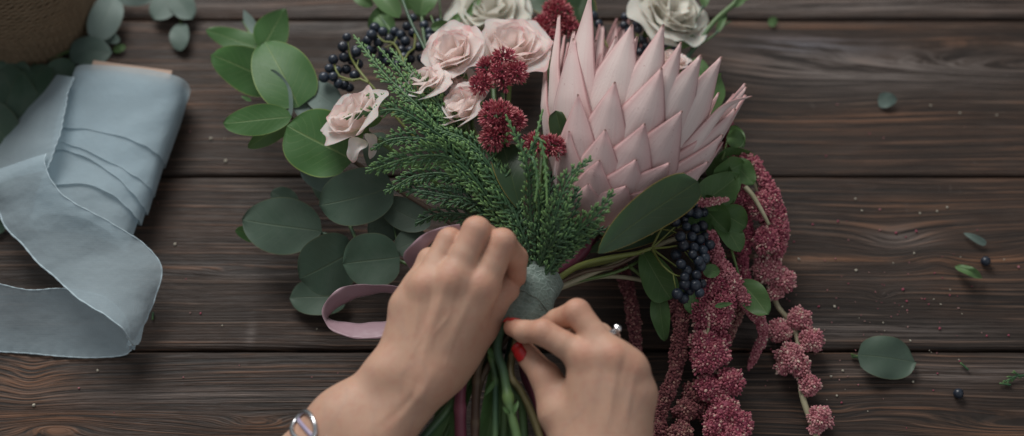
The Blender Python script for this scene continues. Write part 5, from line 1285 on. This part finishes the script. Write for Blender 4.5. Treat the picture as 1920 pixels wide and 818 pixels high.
for nm, px, py, lb in (('loose_berry', 1848, 490, 'single dark berry on the plank beside the curled leaf scrap'), ('loose_berry', 1797, 738, 'single dark berry near the bottom right on the lowest plank')):
    c = P(px, py, .38); v, f = ICO3; mb = MB(); mb.add(v*.36+c, f, None, .35); mb.tube([c+[.2, .1, .3], c+[.24, .12, .36]], [.05, .03], 6, .1)
    o = mb.build(nm, M['berry']); props(o, lb, 'berry', 'loose berries on the planks')
for (pts, side, lb) in (([(1925, 704, .25), (1905, 706, .3), (1880, 718, .25)], .7, 'cypress scrap at the right edge of the lowest plank'), ([(1816, 694, .2), (1800, 680, .25)], .22, 'tiny cypress scrap above the lower loose berry'),
                        ([(1895, 722, .2), (1874, 719, .25)], .15, 'thin cypress scrap just left of the edge scrap'), ([(1618, 672, .25), (1596, 668, .2)], .3, 'cypress scrap at the stalk end of the lone round leaf'), ([(287, 586, .2), (286, 600, .2)], .15, 'tiny green scrap right of the blue ribbon fold')):
    mb = MB(); fern(mb, PL(*pts), side, CAMDIR, tint0=.35, seed=3, tw=.09); o = mb.build('cypress_scrap', M['cypress']); props(o, lb, 'cypress scrap', 'cypress scraps on the planks')
# crumbs
cr = random.Random(12); base = []
for k in range(4):
    mb = MB(); v, f = ICO1; mb.add(v*np.array([1, cr.uniform(.5, .9), .6])*(1+.25*np.sin(v[:, :1]*5+k)), f, None, [0.05, .35, .95, .6][k]); base.append(mb)
protos = []
def crumb_at(px, py, kind, r):
    c = P(px, py, r*.55)
    if len(protos) <= kind or protos[kind] is None:
        while len(protos) <= kind: protos.append(None)
        m = base[kind]; o = m.build('petal_crumb', M['crumb'], smooth=True); o.location = (0, 0, 0)
        me = o.data
        protos[kind] = o
    else:
        o = protos[kind].copy(); COL.objects.link(o)
    o.location = c/100; o.scale = (r, r, r); o.rotation_euler = (0, 0, cr.random()*6)
    props(o, 'one of the tiny pink and white petal crumbs scattered on the planks', 'crumb', 'petal crumbs on the planks')
known = [(1605, 507, 2, .13), (1565, 575, 2, .13), (1714, 475, 2, .10), (1718, 434, 0, .12), (1524, 421, 0, .1), (1571, 415, 0, .1), (1680, 437, 0, .12), (1693, 543, 0, .13), (1762, 616, 0, .13), (1707, 639, 2, .11), (1712, 716, 2, .12), (1580, 695, 2, .12), (1558, 706, 2, .12),
         (1569, 742, 2, .11), (1578, 755, 0, .1), (1850, 630, 0, .1), (1891, 629, 0, .1), (1910, 501, 1, .14), (1643, 685, 0, .1), (1797, 578, 3, .1), (1604, 373, 2, .1), (1616, 395, 2, .1), (1757, 396, 2, .1), (1776, 389, 2, .11), (1650, 393, 1, .1), (1745, 198, 2, .1), (1800, 212, 2, .1), (1869, 216, 2, .09),
         (63, 760, 2, .16), (183, 695, 2, .12), (148, 728, 1, .1), (328, 458, 2, .14), (376, 588, 0, .1), (395, 260, 2, .16), (423, 302, 2, .16), (600, 762, 2, .12), (1425, 340, 2, .1), (1498, 486, 2, .13), (1535, 575, 0, .1), (1700, 565, 0, .1), (1725, 400, 2, .1)]
for a_ in known: crumb_at(*a_)
for k in range(150):
    px = cr.triangular(1380, 1920, 1640) if k < 120 else cr.uniform(0, 640); py = cr.triangular(380, 815, 600) if k < 110 else cr.uniform(150, 800)
    crumb_at(px, py, cr.choice([0, 0, 1, 1, 2, 3]), cr.uniform(.035, .085))
# ---------------------------------------------------------------- light, camera
w = bpy.data.worlds.new('World'); S.world = w; w.use_nodes = True
bg = w.node_tree.nodes['Background']; bg.inputs[0].default_value = (.92, .96, 1.0, 1); bg.inputs[1].default_value = .25
def area(name, loc, target, size, sizey, power, color):
    l = bpy.data.lights.new(name, 'AREA'); l.shape = 'RECTANGLE'; l.size = size; l.size_y = sizey; l.energy = power; l.color = color
    o = bpy.data.objects.new(name, l); COL.objects.link(o); o.location = loc
    from mathutils import Vector
    o.rotation_euler = (Vector(target)-Vector(loc)).to_track_quat('-Z', 'Y').to_euler()
    return o
area('window_light', (-.55, 1.32, 1.28), (.02, .05, .05), 1.1, .9, 35, (1.0, .985, .96))
area('room_fill', (1.3, -.9, 1.6), (0, 0, .05), 1.4, 1.0, 2.4, (.92, .95, 1.0))
cd = bpy.data.cameras.new('camera'); cam = bpy.data.objects.new('camera', cd); COL.objects.link(cam)
cam.location = CAM/100; cam.rotation_euler = (pi/2-ELEV, 0, 0)
cd.sensor_width = 36; cd.lens = FPX/1920*36; cd.clip_start = .05; cd.clip_end = 50
cd.dof.use_dof = True; cd.dof.focus_distance = .965; cd.dof.aperture_fstop = 2.3; cd.dof.aperture_blades = 0
S.camera = cam
S.render.resolution_x = 1024; S.render.resolution_y = 436
S.view_settings.view_transform = 'Standard'; S.view_settings.look = 'None'
S.view_settings.exposure = 0; S.view_settings.gamma = 1
S.cycles.use_denoising = True
S.cycles.max_bounces = 8; S.cycles.transparent_max_bounces = 12
